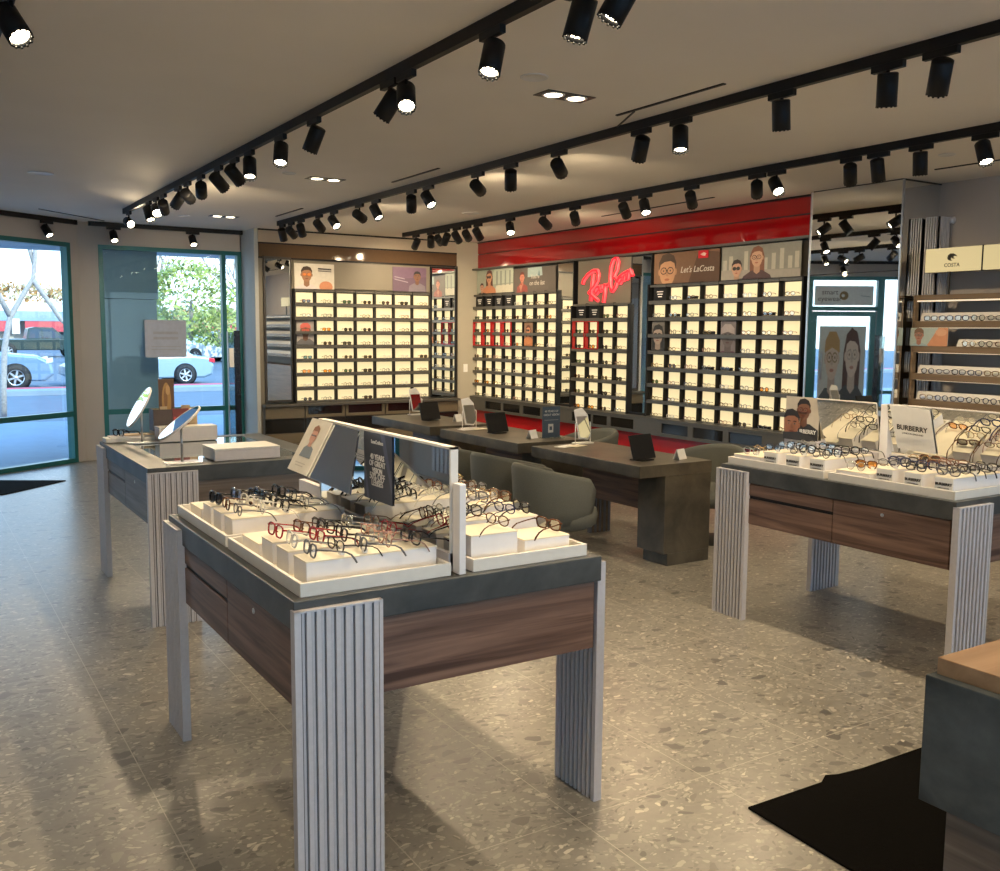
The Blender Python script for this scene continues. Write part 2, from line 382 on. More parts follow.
def glazing(name, O, u, n, s0, s1, bars_s=(), bar_z=(.585, .65), top=2.75, t=.055, d0=-.10, d1=.012):
    r = link(name, None); r['kind'] = 'structure'
    fr = MB()
    lbox(fr, O, u, n, s0, s0 + t, d0, d1, 0, top, M_teal); lbox(fr, O, u, n, s1 - t, s1, d0, d1, 0, top, M_teal)
    lbox(fr, O, u, n, s0 + t, s1 - t, d0, d1, top - t, top, M_teal); lbox(fr, O, u, n, s0 + t, s1 - t, d0, d1, 0, t, M_teal)
    if bar_z: lbox(fr, O, u, n, s0 + t, s1 - t, d0 + .02, d1 - .01, bar_z[0], bar_z[1], M_teal)
    for a, b in bars_s: lbox(fr, O, u, n, a, b, d0 + .01, d1 - .005, t, top - t, M_teal)
    fr.build('window_frame', r)
    p = MB(); lbox(p, O, u, n, s0 + t * .5, s1 - t * .5, -.052, -.044, t * .5, top - t * .5, M_glass); p.build('pane', r)
    return r
glazing('window_1', K, UW, NW, .24, 2.07, bars_s=((1.80, 1.855),))
w2 = glazing('window_2', K, UD, ND, .12, 1.93)
glazing('window_3', K, UD, ND, 3.25, 4.85)
d1 = link('door_1', None); d1['kind'] = 'structure'
fr = MB()
for a, b, z0, z1 in ((1.93, 2.0, 0, 2.75), (3.18, 3.25, 0, 2.75), (2.0, 3.18, 2.68, 2.75), (2.0, 3.18, 2.12, 2.2)): lbox(fr, K, UD, ND, a, b, -.10, .012, z0, z1, M_teal)
fr.build('door_frame', d1)
lf = MB()
for a, b, z0, z1 in ((2.01, 2.10, .02, 2.11), (3.08, 3.17, .02, 2.11), (2.10, 3.08, 2.02, 2.11), (2.10, 3.08, .02, .25)): lbox(lf, K, UD, ND, a, b, -.08, -.02, z0, z1, M_teal)
lf.build('door_leaf', d1)
p = MB(); lbox(p, K, UD, ND, 2.08, 3.10, -.055, -.047, .2, 2.05, M_glass); lbox(p, K, UD, ND, 1.98, 3.2, -.055, -.047, 2.16, 2.7, M_glass); p.build('pane', d1)
hb = MB(); a = K + UD * 2.2 + ND * .03; hb.tube([a + V((0, 0, .85)) - ND * .05, a + V((0, 0, .85)), a + V((0, 0, 1.35)), a + V((0, 0, 1.35)) - ND * .05], .014, M_steel, 8); hb.build('door_handle', d1)
glazing('window_4', V((-1.8, -2.0, 0)), V((1, 0, 0)), V((0, 1, 0)), 0, 4.5, bars_s=((2.2, 2.26),), bar_z=None)
glazing('window_5', V((-1.8, -2.0, 0)), V((1, 0, 0)), V((0, 1, 0)), 4.5, 9.0, bars_s=((2.2 + 4.5, 2.26 + 4.5),), bar_z=None)
# posters on the entrance glass, facing the street and seen from inside through the glass
po = K + UD * 3.02 + ND * (-.043) + V((0, 0, .42))
ps = picture('door_poster', po, -UD, (0, 0, 1), .86, 1.42, (.55, .62, .64),
             bust(.71, .58, .29, (.62, .52, .46), (.30, .20, .10), (.10, .12, .14), .62, glasses=(.25, .2, .12), cap=(.45, .30, .14)) +
             bust(.29, .62, .29, (.66, .56, .50), (.10, .05, .045), (.07, .08, .09), .62, glasses=(.4, .38, .36), longhair=True), thick=.003)
tag(ps, 'large poster of two smiling faces in glasses on the entrance door glass', 'poster')
hd = picture('header_poster', K + UD * 3.12 + ND * (-.043) + V((0, 0, 2.22)), -UD, (0, 0, 1), 1.08, .36, (.78, .84, .85),
             [((.30, .22, .10), ell(.50, .5, .075, .225)), ((.78, .84, .85), ell(.515, .5, .028, .08)), ((.4, .5, .55), [(.05, .42), (.22, .48), (.22, .52), (.05, .47)])], thick=.003)
tag(hd, 'pale transom banner with a round brown emblem above the entrance door', 'banner')
for k, s_ in enumerate(('smart', 'eyewear')): text_obj('lettering', s_, K + UD * 2.32 + ND * (-.036) + V((0, 0, 2.42 - .12 * k)), UD, (0, 0, 1), .13, pc((.10, .12, .14)), hd)
cd = picture('window_card', (2.70, 13.02, 1.32), (1, 0, 0), (0, 0, 1), .53, .49, (.50, .54, .66),
             [((.44, .45, .52), [(.2, a), (.8, a), (.8, a + .07), (.2, a + .07)]) for a in (.62, .48)] + [((.44, .45, .52), [(.15, a), (.85, a), (.85, a + .02), (.15, a + .02)]) for a in (.28, .2)], thick=.003)
tag(cd, 'pale grey square notice card stuck on the window beside the outdoor column', 'notice card')

# bay at the back: side return, fascia bands, surround
b = MB()
b.box(4.0, 4.05, 12.47, 13.05, 0, ZC, mat('blue_grey_return', (.42, .44, .44), .5, var=.02)); b.box(4.05, 7.05, 12.47, 12.6, 0, ZC, M_greige)
b.box(4.05, 7.05, 12.452, 12.47, 2.845, 3.0, mat('pale_band', (.36, .31, .25), .3, var=.02))
b.box(4.05, 7.05, 12.446, 12.47, 2.655, 2.825, mat('brown_gloss_band', (.095, .060, .035), .08, var=.03))
for z0, z1 in ((2.825, 2.845), (2.635, 2.655), (3.0, 3.02)): b.box(4.05, 7.05, 12.44, 12.47, z0, z1, M_black)
b.box(7.025, 7.06, 12.43, 12.47, 0, 2.65, M_dark)
struct('wall_display_bay', b)
b = MB(); b.box(7.05, 7.42, 12.45, 12.6, 0, ZC, M_beige); b.box(7.42, 7.82, 12.45, 12.6, 0, ZC, M_beige)
struct('wall_corner_stub', b)
b = MB(); b.box(7.10, 7.40, 12.438, 12.45, 0, .1, M_beige); struct('baseboard_corner', b)
sw = tag(MB().box(7.17, 7.24, 12.436, 12.448, 1.08, 1.2, M_paper).box(7.195, 7.215, 12.43, 12.436, 1.11, 1.17, M_white).build('light_switch', bev=.002), 'white light switch plate on the beige wall stub between the two displays', 'light switch')
# red fascia wall
b = MB(); b.box(7.44, 7.52, 6.14, 12.45, 0, ZC, M_dark)
b.box(7.42, 7.44, 6.14, 12.45, 2.845, 3.005, M_red); b.box(7.42, 7.44, 6.14, 12.45, 2.62, 2.832, M_red)
b.box(7.43, 7.44, 6.14, 12.45, 2.832, 2.845, M_black); b.box(7.41, 7.44, 6.14, 12.45, 3.0, ZC, M_black)
b.box(7.32, 7.44, 6.14, 12.45, 2.60, 2.625, M_shelf)
b.box(7.36, 7.44, 6.14, 12.45, .08, .52, M_redm); b.box(7.38, 7.44, 6.14, 12.45, 0, .08, M_black)
struct('wall_red_display', b)
# mirror column
b = MB(); b.box(7.31, 7.82, 5.18, 6.13, 0, ZC, M_dark); struct('wall_mirror_column', b)
mc = thing('column_mirror', 'tall mirror cladding on the square column between red display and shelf wall', 'mirror', (7.3, 5.17, 0))
MB().box(0, .012, .008, .965, .02, 2.24, M_mirror).box(0, .012, .008, .965, 2.25, ZC - .01, M_mirror).build('front_mirror', mc)
MB().box(.008, .515, -.002, .008, .02, 2.0, M_mirror).box(.008, .515, -.002, .008, 2.01, ZC - .01, M_mirror).build('side_mirror', mc)
MB().box(-.006, .008, -.008, .008, 0, ZC - .005, M_steel).box(-.006, .006, .96, .975, 0, ZC - .005, M_steel).box(.005, .52, -.008, .002, ZC - .016, ZC - .005, M_dark).build('edge_trim', mc)

# ------------------------------------------------------------------ display walls with lit boxes
ROWZ = [2.20 - .19 * i for i in range(8)]      # tops of the lit boxes
CH = .135
def wname(n): return ORD[n]
def display_unit(name, label, wall, c0, pitch, cw, ncol, rows, skip=(), dark=(), redf=(), bars=(), zb=.715, zt=2.60, e0=None, e1=None, side='left', tint=None, prob_sun=.6, tagname=''):
    """wall 'x': plane X=7.42 with columns running to smaller Y; wall 'y': plane Y=12.45 with columns running to larger X."""
    P0 = 7.42 if wall == 'x' else 12.45
    root = thing(name, label, 'display wall', (P0, c0, 0) if wall == 'x' else (c0, P0, 0))
    def B(mb, a0, a1, d0, d1, z0, z1, m):     # a along the wall from c0 in reading order, d out from the wall
        if wall == 'x': mb.box(-d1, -d0, -a1, -a0, z0, z1, m)
        else: mb.box(a0, a1, -d1, -d0, z0, z1, m)
    W = ncol * pitch; lo = -.04 if e0 is None else e0; hi = W - (pitch - cw) + .04 if e1 is None else e1
    mb = MB(); B(mb, lo, hi, 0, .012, zb - .01, zt, M_dark); mb.build('back_panel', root)
    for k, zz in enumerate(rows):
        mb = MB(); B(mb, lo, hi, .012, .085, zz - CH - .046, zz - CH - .006, M_shelf); mb.build('shelf', root)
    mb = MB(); B(mb, lo, hi, .012, .07, rows[0] + .012, rows[0] + .038, M_shelf); mb.build('top_rail', root)
    mb = MB(); B(mb, lo - .02, lo, 0, .09, zb, zt, M_black); mb.build('side_trim', root); mb = MB(); B(mb, hi, hi + .02, 0, .09, zb, zt, M_black); mb.build('side_trim', root)
    box = MB(); B(box, 0, cw, .012, .026, -CH, 0, M_glow); bme = box.mesh('lit_box')
    dk = MB(); B(dk, 0, cw, .012, .045, -CH - .004, .002, M_black)
    for q in range(3): B(dk, cw * (.25 + .05 * q), cw * (.75 - .05 * q), .045, .046, -.045 - .028 * q, -.034 - .028 * q, M_paper)
    dme = dk.mesh('brand_block')
    dv = MB(); B(dv, cw + .012, cw + .022, .012, .07, -CH - .006, .045, M_black); dvm = dv.mesh('divider')
    rd = MB()
    for a0, a1, z0, z1 in ((-.014, -.004, -.19 - CH - .01, .01), (cw + .004, cw + .014, -.19 - CH - .01, .01), (-.014, cw + .014, .0, .012), (-.014, cw + .014, -.19 - CH - .014, -.19 - CH - .004)): B(rd, a0, a1, .05, .092, z0, z1, M_redm)
    rdm = rd.mesh('red_frame')
    br = MB(); B(br, .02, cw - .02, .06, .075, -CH, -CH + .028, M_black); brm = br.mesh('black_bar')
    n = 0
    for r, zz in enumerate(rows):
        for c in range(ncol):
            a = c * pitch; loc = (0, -a, zz) if wall == 'x' else (a, 0, zz)
            if c < ncol - 1: link('divider', dvm, root, loc)
            if (r, c) in skip: continue
            if (r, c) in dark: link('brand_block', dme, root, loc); continue
            link('lit_box', bme, root, loc)
            if (r, c) in redf: link('red_frame', rdm, root, loc)
            if (r, c) in bars: link('black_bar', brm, root, loc)
            n += 1
            rnd = random.Random(hash_(name, r, c))
            sun = rnd.random() < (prob_sun if c < ncol * .55 else prob_sun * .35)
            fk = rnd.choice(['black', 'tortoise', 'gold', 'grey', 'black'] if sun else ['grey', 'gold', 'rose', 'clear', 'silver', 'tortoise'])
            lk = rnd.choice(['dark', 'dark', 'green', 'amber', 'dark']) if sun else 'clear'
            me = small_eyewear(F[fk], LN[lk], rnd.choice(['round', 'square', 'bold'] if sun else ['round', 'square', 'oval']))
            zg = zz - CH - .004; off = cw * (.5 + rnd.uniform(-.05, .05))
            if wall == 'x': lc = (P0 - .095 - 0 + .0, c0 - a - off, zg); rz = -PI / 2
            else: lc = (c0 + a + off, P0 - .088, zg); rz = 0
            if wall == 'x': lc = (P0 - .088, c0 - a - off, zg)
            o = link('sunglasses' if sun else 'eyeglasses', me, None, lc, rz)
            ends = '%s row, %s column' % (ORD[r], ORD[c])
            tag(o, '%s %s in a lit box, %s, %s' % ((CN[fk], 'sunglasses' if sun else 'eyeglasses', ends, tagname)), 'sunglasses' if sun else 'eyeglasses', 'eyewear in the lit boxes of the ' + tagname)
    return root
def hash_(name, r, c): return sum(ord(ch) for ch in name) * 131 + r * 17 + c * 7 + (r * c)

sk = [(2, 0), (3, 0)]
bay = display_unit('back_display', 'lit sunglasses display of seven columns on the back wall bay', 'y', 4.548, .2965, .235, 7, ROWZ, skip=sk, e1=2.015, tagname='back bay display', zt=2.245, zb=.722)
MB().box(-.03, 2.03, -.02, -.004, 2.26, 2.62, M_greige).build('upper_panel', bay)
skin1, skin2, skin3 = (.30, .16, .09), (.42, .25, .17), (.16, .08, .05)
picture('poster', (-.02, -.03, 2.25), (1, 0, 0), (0, 0, 1), .57, .34, (.55, .52, .46),
        bust(.30, .56, .28, skin1, (.05, .03, .02), (.55, .50, .50), .6, glasses=(.35, .12, .03), lens=(.65, .2, .05)) + [((.5, .22, .12), ell(.78, .1, .17, .22)), ((.06, .06, .06), [(.58, .84), (.92, .82), (.92, .76), (.58, .78)]), ((.06, .06, .06), [(.58, .74), (.92, .72), (.92, .69), (.58, .71)])], bay)
picture('poster', (1.44, -.03, 2.255), (1, 0, 0), (0, 0, 1), .54, .345, (.10, .065, .10),
        [((.13, .08, .13), [(0, .5), (1, .62), (1, 1), (0, 1)]), ((.24, .21, .26), [(.05, .52), (.45, .40), (.45, .36), (.05, .48)]), ((.24, .21, .26), [(.05, .62), (.35, .54), (.35, .5), (.05, .58)])] +
        bust(.72, .62, .20, skin3, (.02, .02, .02), (.15, .13, .16), .64), bay)
picture('poster', (-.0, -.03, ROWZ[3] - CH), (1, 0, 0), (0, 0, 1), .245, .325, (.34, .32, .31),
        bust(.5, .60, .26, skin3, (.02, .015, .015), (.12, .12, .13), 1.32, glasses=(.5, .1, .06), lens=(.4, .08, .05), cap=(.55, .12, .1)), bay)
bm = thing('bay_mirror', 'tall dark framed mirror left of the lit boxes in the back bay', 'mirror', (4.125, 12.45, .75))
MB().box(0, .335, -.03, -.02, 0, 1.88, M_mirror).build('mirror_glass', bm); MB().box(-.025, 0, -.045, -.01, -.03, 1.91, M_dark).box(.335, .355, -.045, -.01, -.03, 1.91, M_dark).box(0, .335, -.045, -.01, 1.88, 1.91, M_dark).box(0, .335, -.045, -.01, -.03, 0, M_dark).build('mirror_frame', bm)
bm = thing('bay_mirror', 'tall mirror panel right of the lit boxes in the back bay', 'mirror', (6.615, 12.45, .725))
MB().box(0, .39, -.03, -.02, 0, 1.88, M_mirror).build('mirror_glass', bm); MB().box(-.015, 0, -.045, -.01, 0, 1.90, M_black).box(.39, .41, -.045, -.01, 0, 1.90, M_black).box(0, .39, -.045, -.01, 1.88, 1.90, M_black).build('mirror_frame', bm)
# bay base cabinet
bc = thing('bay_cabinet', 'low bronze cabinet with rows of drawers below the back bay display', 'cabinet', (4.06, 12.45, 0))
MB().box(0, 2.96, -.10, 0, 0, .66, M_dark).build('body', bc)
MB().box(-.01, 2.97, -.17, 0, .665, .70, M_shelf).build('worktop', bc, bev=.003)
M_drw = mat('bronze_drawer', (.15, .125, .085), .35, .2, var=.03)
for c, (x0, x1) in enumerate(((0.0, .55), (.56, 1.14), (1.15, 1.75), (1.76, 2.36), (2.37, 2.96))):
    if c in (0, 4): MB().box(x0 + .005, x1 - .005, -.125, -.10, .505, .655, M_drw).build('drawer', bc, bev=.002)
    else:
        cb = MB().box(x0 + .005, x1 - .005, -.125, -.10, .505, .545, M_drw).box(x0 + .005, x0 + .04, -.125, -.1, .545, .655, M_drw).box(x1 - .04, x1 - .005, -.125, -.1, .545, .655, M_drw).box(x0 + .04, x1 - .04, -.105, -.1, .545, .655, M_blackg).build('open_cubby', bc)
    MB().box(x0 + .005, x1 - .005, -.12, -.10, .31, .49, M_blackg).build('glass_drawer', bc)
    for z0, z1 in ((.165, .30), (.02, .155)): MB().box(x0 + .005, x1 - .005, -.125, -.10, z0, z1, M_drw).build('drawer', bc, bev=.002)

# red wall: three lit sections, two mirrors, neon sign, base
tA, tB, tC = 'left section of red wall', 'section under the script sign', 'right section of red wall'
s1 = display_unit('lit_display', 'lit eyewear display of eight columns at the far end of the red wall', 'x', 12.424, .2685, .215, 8, ROWZ, skip=[(2, 5), (3, 5)], dark=[(0, c) for c in range(4)], redf=[(2, c) for c in range(4)], tagname=tA, zt=2.245)
s2 = display_unit('lit_display', 'narrow four column lit eyewear display under the red script sign', 'x', 9.90, .2735, .218, 4, ROWZ[1:], dark=[(0, 0), (0, 1)], redf=[(1, 0), (1, 1)], tagname=tB, zt=2.03, prob_sun=.95)
s3 = display_unit('lit_display', 'lit eyewear display of eight columns nearest the mirror column', 'x', 8.413, .2735, .215, 8, ROWZ, skip=[(2, 0), (3, 0), (2, 4), (3, 4)], dark=[(0, 0)], bars=[(0, 2), (1, 1), (2, 3), (4, 3), (4, 4), (1, 6), (7, 6)], tagname=tC, zt=2.245, prob_sun=.12)
UY = (0, -1, 0); UZ = (0, 0, 1)
sky_ = (.42, .52, .50)
picture('poster', (-.03, .0, 2.255), UY, UZ, 1.0, .345, (.30, .33, .27),
        [((.42, .46, .38), [(.35, .35), (1, .4), (1, 1), (.5, 1)]), ((.55, .52, .42), [(.5, .0), (1, .0), (1, .35), (.55, .3)])] + [((.22, .24, .22), [(x, .3), (x + .04, .3), (x + .04, .9), (x, .9)]) for x in (.55, .66, .78, .9)] +
        bust(.36, .66, .26, (.55, .27, .16), (.09, .03, .02), (.50, .20, .10), .36, glasses=(.03, .02, .02), lens=(.04, .03, .03), longhair=True) + bust(.17, .25, .16, (.5, .25, .17), (.06, .03, .03), (.05, .04, .04), .36), s1)
picture('poster', (-.03, -1.01, 2.235), UY, UZ, 1.03, .335, (.10, .085, .075),
        [((.30, .38, .38), [(.35, .62), (.70, .66), (.68, 1), (.35, 1)]), ((.05, .12, .15), [(.6, .64), (.64, .64), (.62, .92)])] +
        bust(.22, .62, .20, (.5, .2, .14), (.12, .03, .02), (.25, .06, .05), .34) + bust(.20, .25, .12, (.45, .2, .14), (.3, .06, .04), (.3, .06, .05), .34), s1)
text_obj('lettering', "You're", (-.032, -1.55, 2.42), UY, (0, .15, 1), .08, pc((.5, .47, .42)), s1, shear=.3); text_obj('lettering', 'on the list', (-.032, -1.6, 2.33), UY, (0, .15, 1), .09, pc((.5, .47, .42)), s1, shear=.3)
picture('poster', (-.06, -5 * .2685, ROWZ[3] - CH), UY, UZ, .21, .325, (.20, .12, .08), bust(.5, .66, .2, (.5, .22, .12), (.10, .03, .02), (.45, .18, .08), 1.5, glasses=(.02, .02, .02), lens=(.03, .03, .03), longhair=True), s1)
picture('poster', (-.03, .02, 2.25), UY, UZ, 1.035, .34, (.17, .095, .055),
        [((.09, .05, .03), [(.55, 0), (1, 0), (1, .9), (.7, 1)])] + bust(.22, .40, .50, (.42, .23, .13), (.05, .03, .02), (.12, .06, .04), .33, glasses=(.03, .02, .015)) + [((.5, .01, .02), [(.70, .74), (.85, .74), (.85, .98), (.70, .98)]), ((.6, .5, .45), [(.73, .86), (.78, .92), (.82, .88), (.8, .8), (.76, .82)])], s3)
text_obj('lettering', "Let's LaCosta", (-.034, -.68, 2.36), UY, (0, .1, 1), .095, pc((.62, .58, .52)), s3, shear=.4)
picture('poster', (-.03, -1.05, 2.25), UY, UZ, 1.05, .34, (.20, .20, .18),
        [((.36, .34, .29), [(x, .25), (x + .05, .25), (x + .05, .6 + .35 * ((k * 7) % 3) / 3), (x, .6 + .35 * ((k * 7) % 3) / 3)]) for k, x in enumerate((.02, .1, .3, .55, .65, .75, .85, .93))] + [((.28, .26, .23), [(.0, .0), (1, .0), (1, .22), (0, .3)])] +
        bust(.47, .62, .28, (.46, .28, .19), (.17, .07, .04), (.07, .04, .04), .33, glasses=(.03, .02, .02), longhair=True) + bust(.22, .32, .24, (.44, .26, .18), (.03, .02, .02), (.03, .03, .03), .33, glasses=(.02, .02, .02), lens=(.03, .03, .03)), s3)
picture('poster', (-.06, .0, ROWZ[3] - CH), UY, UZ, .215, .325, (.13, .12, .11), bust(.5, .52, .32, (.30, .24, .20), (.02, .02, .02), (.04, .04, .04), 1.5, glasses=(.02, .02, .02), lens=(.04, .04, .04), longhair=True), s3)
picture('poster', (-.06, -4 * .2735, ROWZ[3] - CH), UY, UZ, .215, .325, (.16, .14, .15), bust(.5, .50, .34, (.11, .09, .09), (.03, .03, .03), (.10, .04, .08), 1.5, cap=(.32, .28, .28)), s3)
for y0, y1, lb, sk_ in ((10.30, 9.965, 'narrow mirror panel between the left and middle lit sections of the red wall', .005), (8.80, 8.46, 'narrow mirror panel just right of the red script sign', .0014)):
    m_ = thing('wall_mirror', lb, 'mirror', (7.44, y0, 0))
    MB().extr([(-.04, -.002, .75), (-.070, -.002, .75), (-.070 + sk_, y1 - y0 + .002, .75), (-.04, y1 - y0 + .002, .75)][::-1], (0, 0, 1.83), M_mirror).build('mirror_glass', m_)
    for a, b_, z0, z1 in ((0, .014, .72, 2.6), (y1 - y0 - .014, y1 - y0, .72, 2.6), (y1 - y0, 0, .72, .75), (y1 - y0, 0, 2.58, 2.6)): MB().box(-.075, 0, a, b_, z0, z1, M_black).build('frame_bar', m_)
sg = thing('script_sign', 'red glowing script wall sign on a grey panel above the middle section', 'sign', (7.42, 9.86, 2.035))
MB().box(-.03, 0, -1.03, .03, 0, .56, M_greige).build('sign_panel', sg, bev=.003)
def rb(x, y): return (0, -(x - 130) * .00175 - .09, 2.30 - (y - 380) * .00108 - (x - 130) * .00008 - 2.03)
ST = [[(140, 385), (150, 340), (200, 272), (262, 228), (308, 228), (325, 268), (315, 340), (285, 400), (250, 445), (215, 482)], [(262, 265), (256, 350), (246, 450), (236, 578)], [(215, 482), (262, 520), (322, 570)],
      [(340, 410), (305, 420), (285, 465), (305, 490), (335, 450), (340, 410), (352, 470)], [(362, 392), (368, 440), (390, 440), (402, 380)], [(402, 380), (400, 480), (386, 590)], [(415, 400), (452, 372)],
      [(478, 465), (462, 400), (457, 300), (462, 190), (485, 112), (520, 85), (542, 130), (530, 215), (492, 300), (515, 312), (536, 345), (515, 410), (480, 465)],
      [(590, 300), (558, 315), (548, 360), (568, 370), (590, 320), (595, 350)], [(604, 345), (612, 285), (632, 270), (638, 335)], [(646, 325), (652, 262), (672, 222), (680, 262), (692, 282)], [(536, 345), (560, 300), (600, 262), (650, 235)]]
nb, nf = MB(), MB()
for st in ST:
    P_ = [V(rb(*q)) for q in st]
    nb.tube([p_ + V((-.055, 0, 0)) for p_ in P_], .024, M_neon2, 8); nf.tube([p_ + V((-.066, 0, 0)) for p_ in P_], .0165, M_neon, 8)
nb.build('letter_rim', sg); nf.build('letter_face', sg)
# cabinets under the red wall
rc = thing('wall_cabinet', 'long dark floating cabinet with open cubbies along the red wall', 'cabinet', (7.42, 12.43, 0))
MB().box(-.12, 0, -6.28, 0, .52, .70, M_dark).build('body', rc)
MB().box(-.15, 0, -6.28, 0, .70, .722, M_shelf).build('worktop', rc, bev=.003)
fr = MB(); y = -.55
ops = []
yy = 12.43 - .06
cuts = [(12.0, 11.55), (11.50, 11.06), (10.98, 10.55), (9.84, 9.43), (9.40, 9.11), (9.04, 8.61), (8.12, 7.69), (7.61, 7.16), (7.08, 6.62)]
prev = 12.43
def fbox(y1, y0, z0, z1): fr.box(-.14, -.12, y0 - 12.43, y1 - 12.43, z0, z1, M_shelf)
for a, b_ in cuts:
    fbox(prev, a, .52, .70); fbox(a, b_, .52, .555); fbox(a, b_, .67, .70); prev = b_
fbox(prev, 6.15, .52, .70)
fr.build('front_frame', rc)
for a, b_ in cuts: MB().box(-.128, -.12, b_ - 12.43, a - 12.43, .555, .67, M_blackg).build('cubby', rc)

# ------------------------------------------------------------------ display tables
def leg_mesh(along, w, h=.89, t=.034):
    """Slatted leg; spans `along` axis from 0 to w, thickness t in the other axis."""
    mb = MB()
    def B(a0, a1, d0, d1, z0, z1, m):
        if along == 'x': mb.box(a0, a1, d0, d1, z0, z1, m)
        else: mb.box(d0, d1, a0, a1, z0, z1, m)
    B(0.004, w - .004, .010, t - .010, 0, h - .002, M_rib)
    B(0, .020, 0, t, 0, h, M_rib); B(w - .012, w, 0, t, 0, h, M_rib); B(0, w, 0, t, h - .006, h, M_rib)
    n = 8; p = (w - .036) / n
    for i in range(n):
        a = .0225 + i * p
        B(a + p * .50, a + p * 1.0, 0.0015, t - .0015, 0, h - .003, M_rib); B(a + p * .38, a + p * .50, .0095, t - .0095, 0, h - .003, M_rib_d); B(a, a + p * .12, .0095, t - .0095, 0, h - .003, M_rib_d)  # darker strips beside each rib paint the groove shadow into the metal
    return mb.mesh('leg')
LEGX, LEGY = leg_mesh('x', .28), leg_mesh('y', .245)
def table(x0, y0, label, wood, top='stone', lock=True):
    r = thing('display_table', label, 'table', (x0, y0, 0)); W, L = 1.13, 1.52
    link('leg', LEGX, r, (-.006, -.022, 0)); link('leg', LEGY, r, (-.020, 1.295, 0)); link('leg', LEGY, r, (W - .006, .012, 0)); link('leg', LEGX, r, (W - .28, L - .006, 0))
    if top == 'stone': MB().box(0, W, 0, L, .825, .915, M_stone).build('stone_top', r, bev=.003)
    else:
        mb = MB(); m = M_stone
        mb.box(0, W, 0, .16, .825, .915, m).box(0, W, L - .12, L, .825, .915, m).box(0, .16, .16, L - .12, .825, .915, m).box(W - .16, W, .16, L - .12, .825, .915, m).box(.16, W - .16, .16, L - .12, .825, .87, m)
        mb.build('stone_top', r)
        MB().box(.16, W - .16, .16, L - .12, .90, .913, mat('table_glass', (.08, .11, .115), .03, .0, var=.02, spec=1.0, coat=1.)).build('glass_inset', r)
    b = MB().box(.018, W - .018, .018, L - .018, .58, .825, wood); b.build('apron', r)
    # two drawers on the long left side and on the long right side
    for sx, xx in ((-1, .018), (1, W - .018)):
        a, c = (xx - .010, xx) if sx < 0 else (xx, xx + .010)
        MB().box(a, c, .03, .70, .585, .818, wood).build('drawer', r, bev=.0015)
        d = MB().box(a, c, .706, L - .03, .585, .733, wood).build('drawer', r, bev=.0015)
        MB().box(a, c, .706, L - .03, .752, .818, wood).build('rail', r)
        MB().box(xx - .002 if sx < 0 else xx - .006, xx + .004 if sx < 0 else xx + .002, .706, L - .03, .733, .752, M_black).build('finger_slot', r)
        if lock:
            k = xx - .0135 if sx < 0 else xx + .0135
            MB().lathe((xx - .010 * (1 if sx < 0 else -1), .40, .785), (sx, 0, 0), [(.0, .004), (.006, .004), (.0095, .0025), (.0095, 0)], M_steel, 16).build('lock', r)
    return r
T1 = table(.922, 2.58, 'long display table in the foreground with a tall mirror divider along its middle', M_walnut)
T2 = table(4.165, 2.58, 'display table at the right, its riser blocks facing the aisle with brand cards', M_walnut)
T3 = table(1.135, 5.52, 'display table by the windows with a glass inset top and two tilting mirrors', M_walnut_g, 'glass')

def tray(x0, x1, y0, y1, label, z=.915):
    t = thing('display_tray', label, 'tray', (x0, y0, z), group=None)
    W, L = x1 - x0, y1 - y0
    MB().box(.01, W - .01, .01, L - .01, 0, .014, M_block).build('tray_floor', t)
    MB().box(0, W, 0, .012, 0, .042, M_tray).box(0, W, L - .012, L, 0, .042, M_tray).box(0, .012, .012, L - .012, 0, .042, M_tray).box(W - .012, W, .012, L - .012, 0, .042, M_tray).build('tray_rim', t, bev=.0015)
    return t
def riser(x0, x1, y0, y1, zt, label, card=None, z0=.929, group=None):
    t = thing('riser_block', label, 'riser', (x0, y0, z0), group=group)
    W, L, H = x1 - x0, y1 - y0, zt - z0
    MB().box(0, W, 0, L, 0, H - .005, M_blockw).build('block', t, bev=.0015)
    MB().box(-.001, W + .001, -.001, L + .001, H - .005, H, M_block).build('top_pad', t, bev=.001)
    if card:
        MB().box(-.004, -.0005, .003, L - .003, .006, H - .003, M_paper).build('name_card', t)
        text_obj('lettering', 'BURBERRY', (-.0042, L / 2, H * .52), (0, -1, 0), (0, 0, 1), .0185, M_black, t, bold=.0006)
        text_obj('lettering', 'LONDON ENGLAND', (-.0042, L / 2, H * .34), (0, -1, 0), (0, 0, 1), .0065, M_black, t)
    return t
ROW = [('front', .10, .21), ('second', .26, .37), ('third', .41, .52), ('low fourth', .55, .74)]
ROW2 = [('front', .86, .96), ('second', 1.005, 1.11), ('third', 1.15, 1.26), ('low rear', 1.29, 1.46)]
trayn = {}
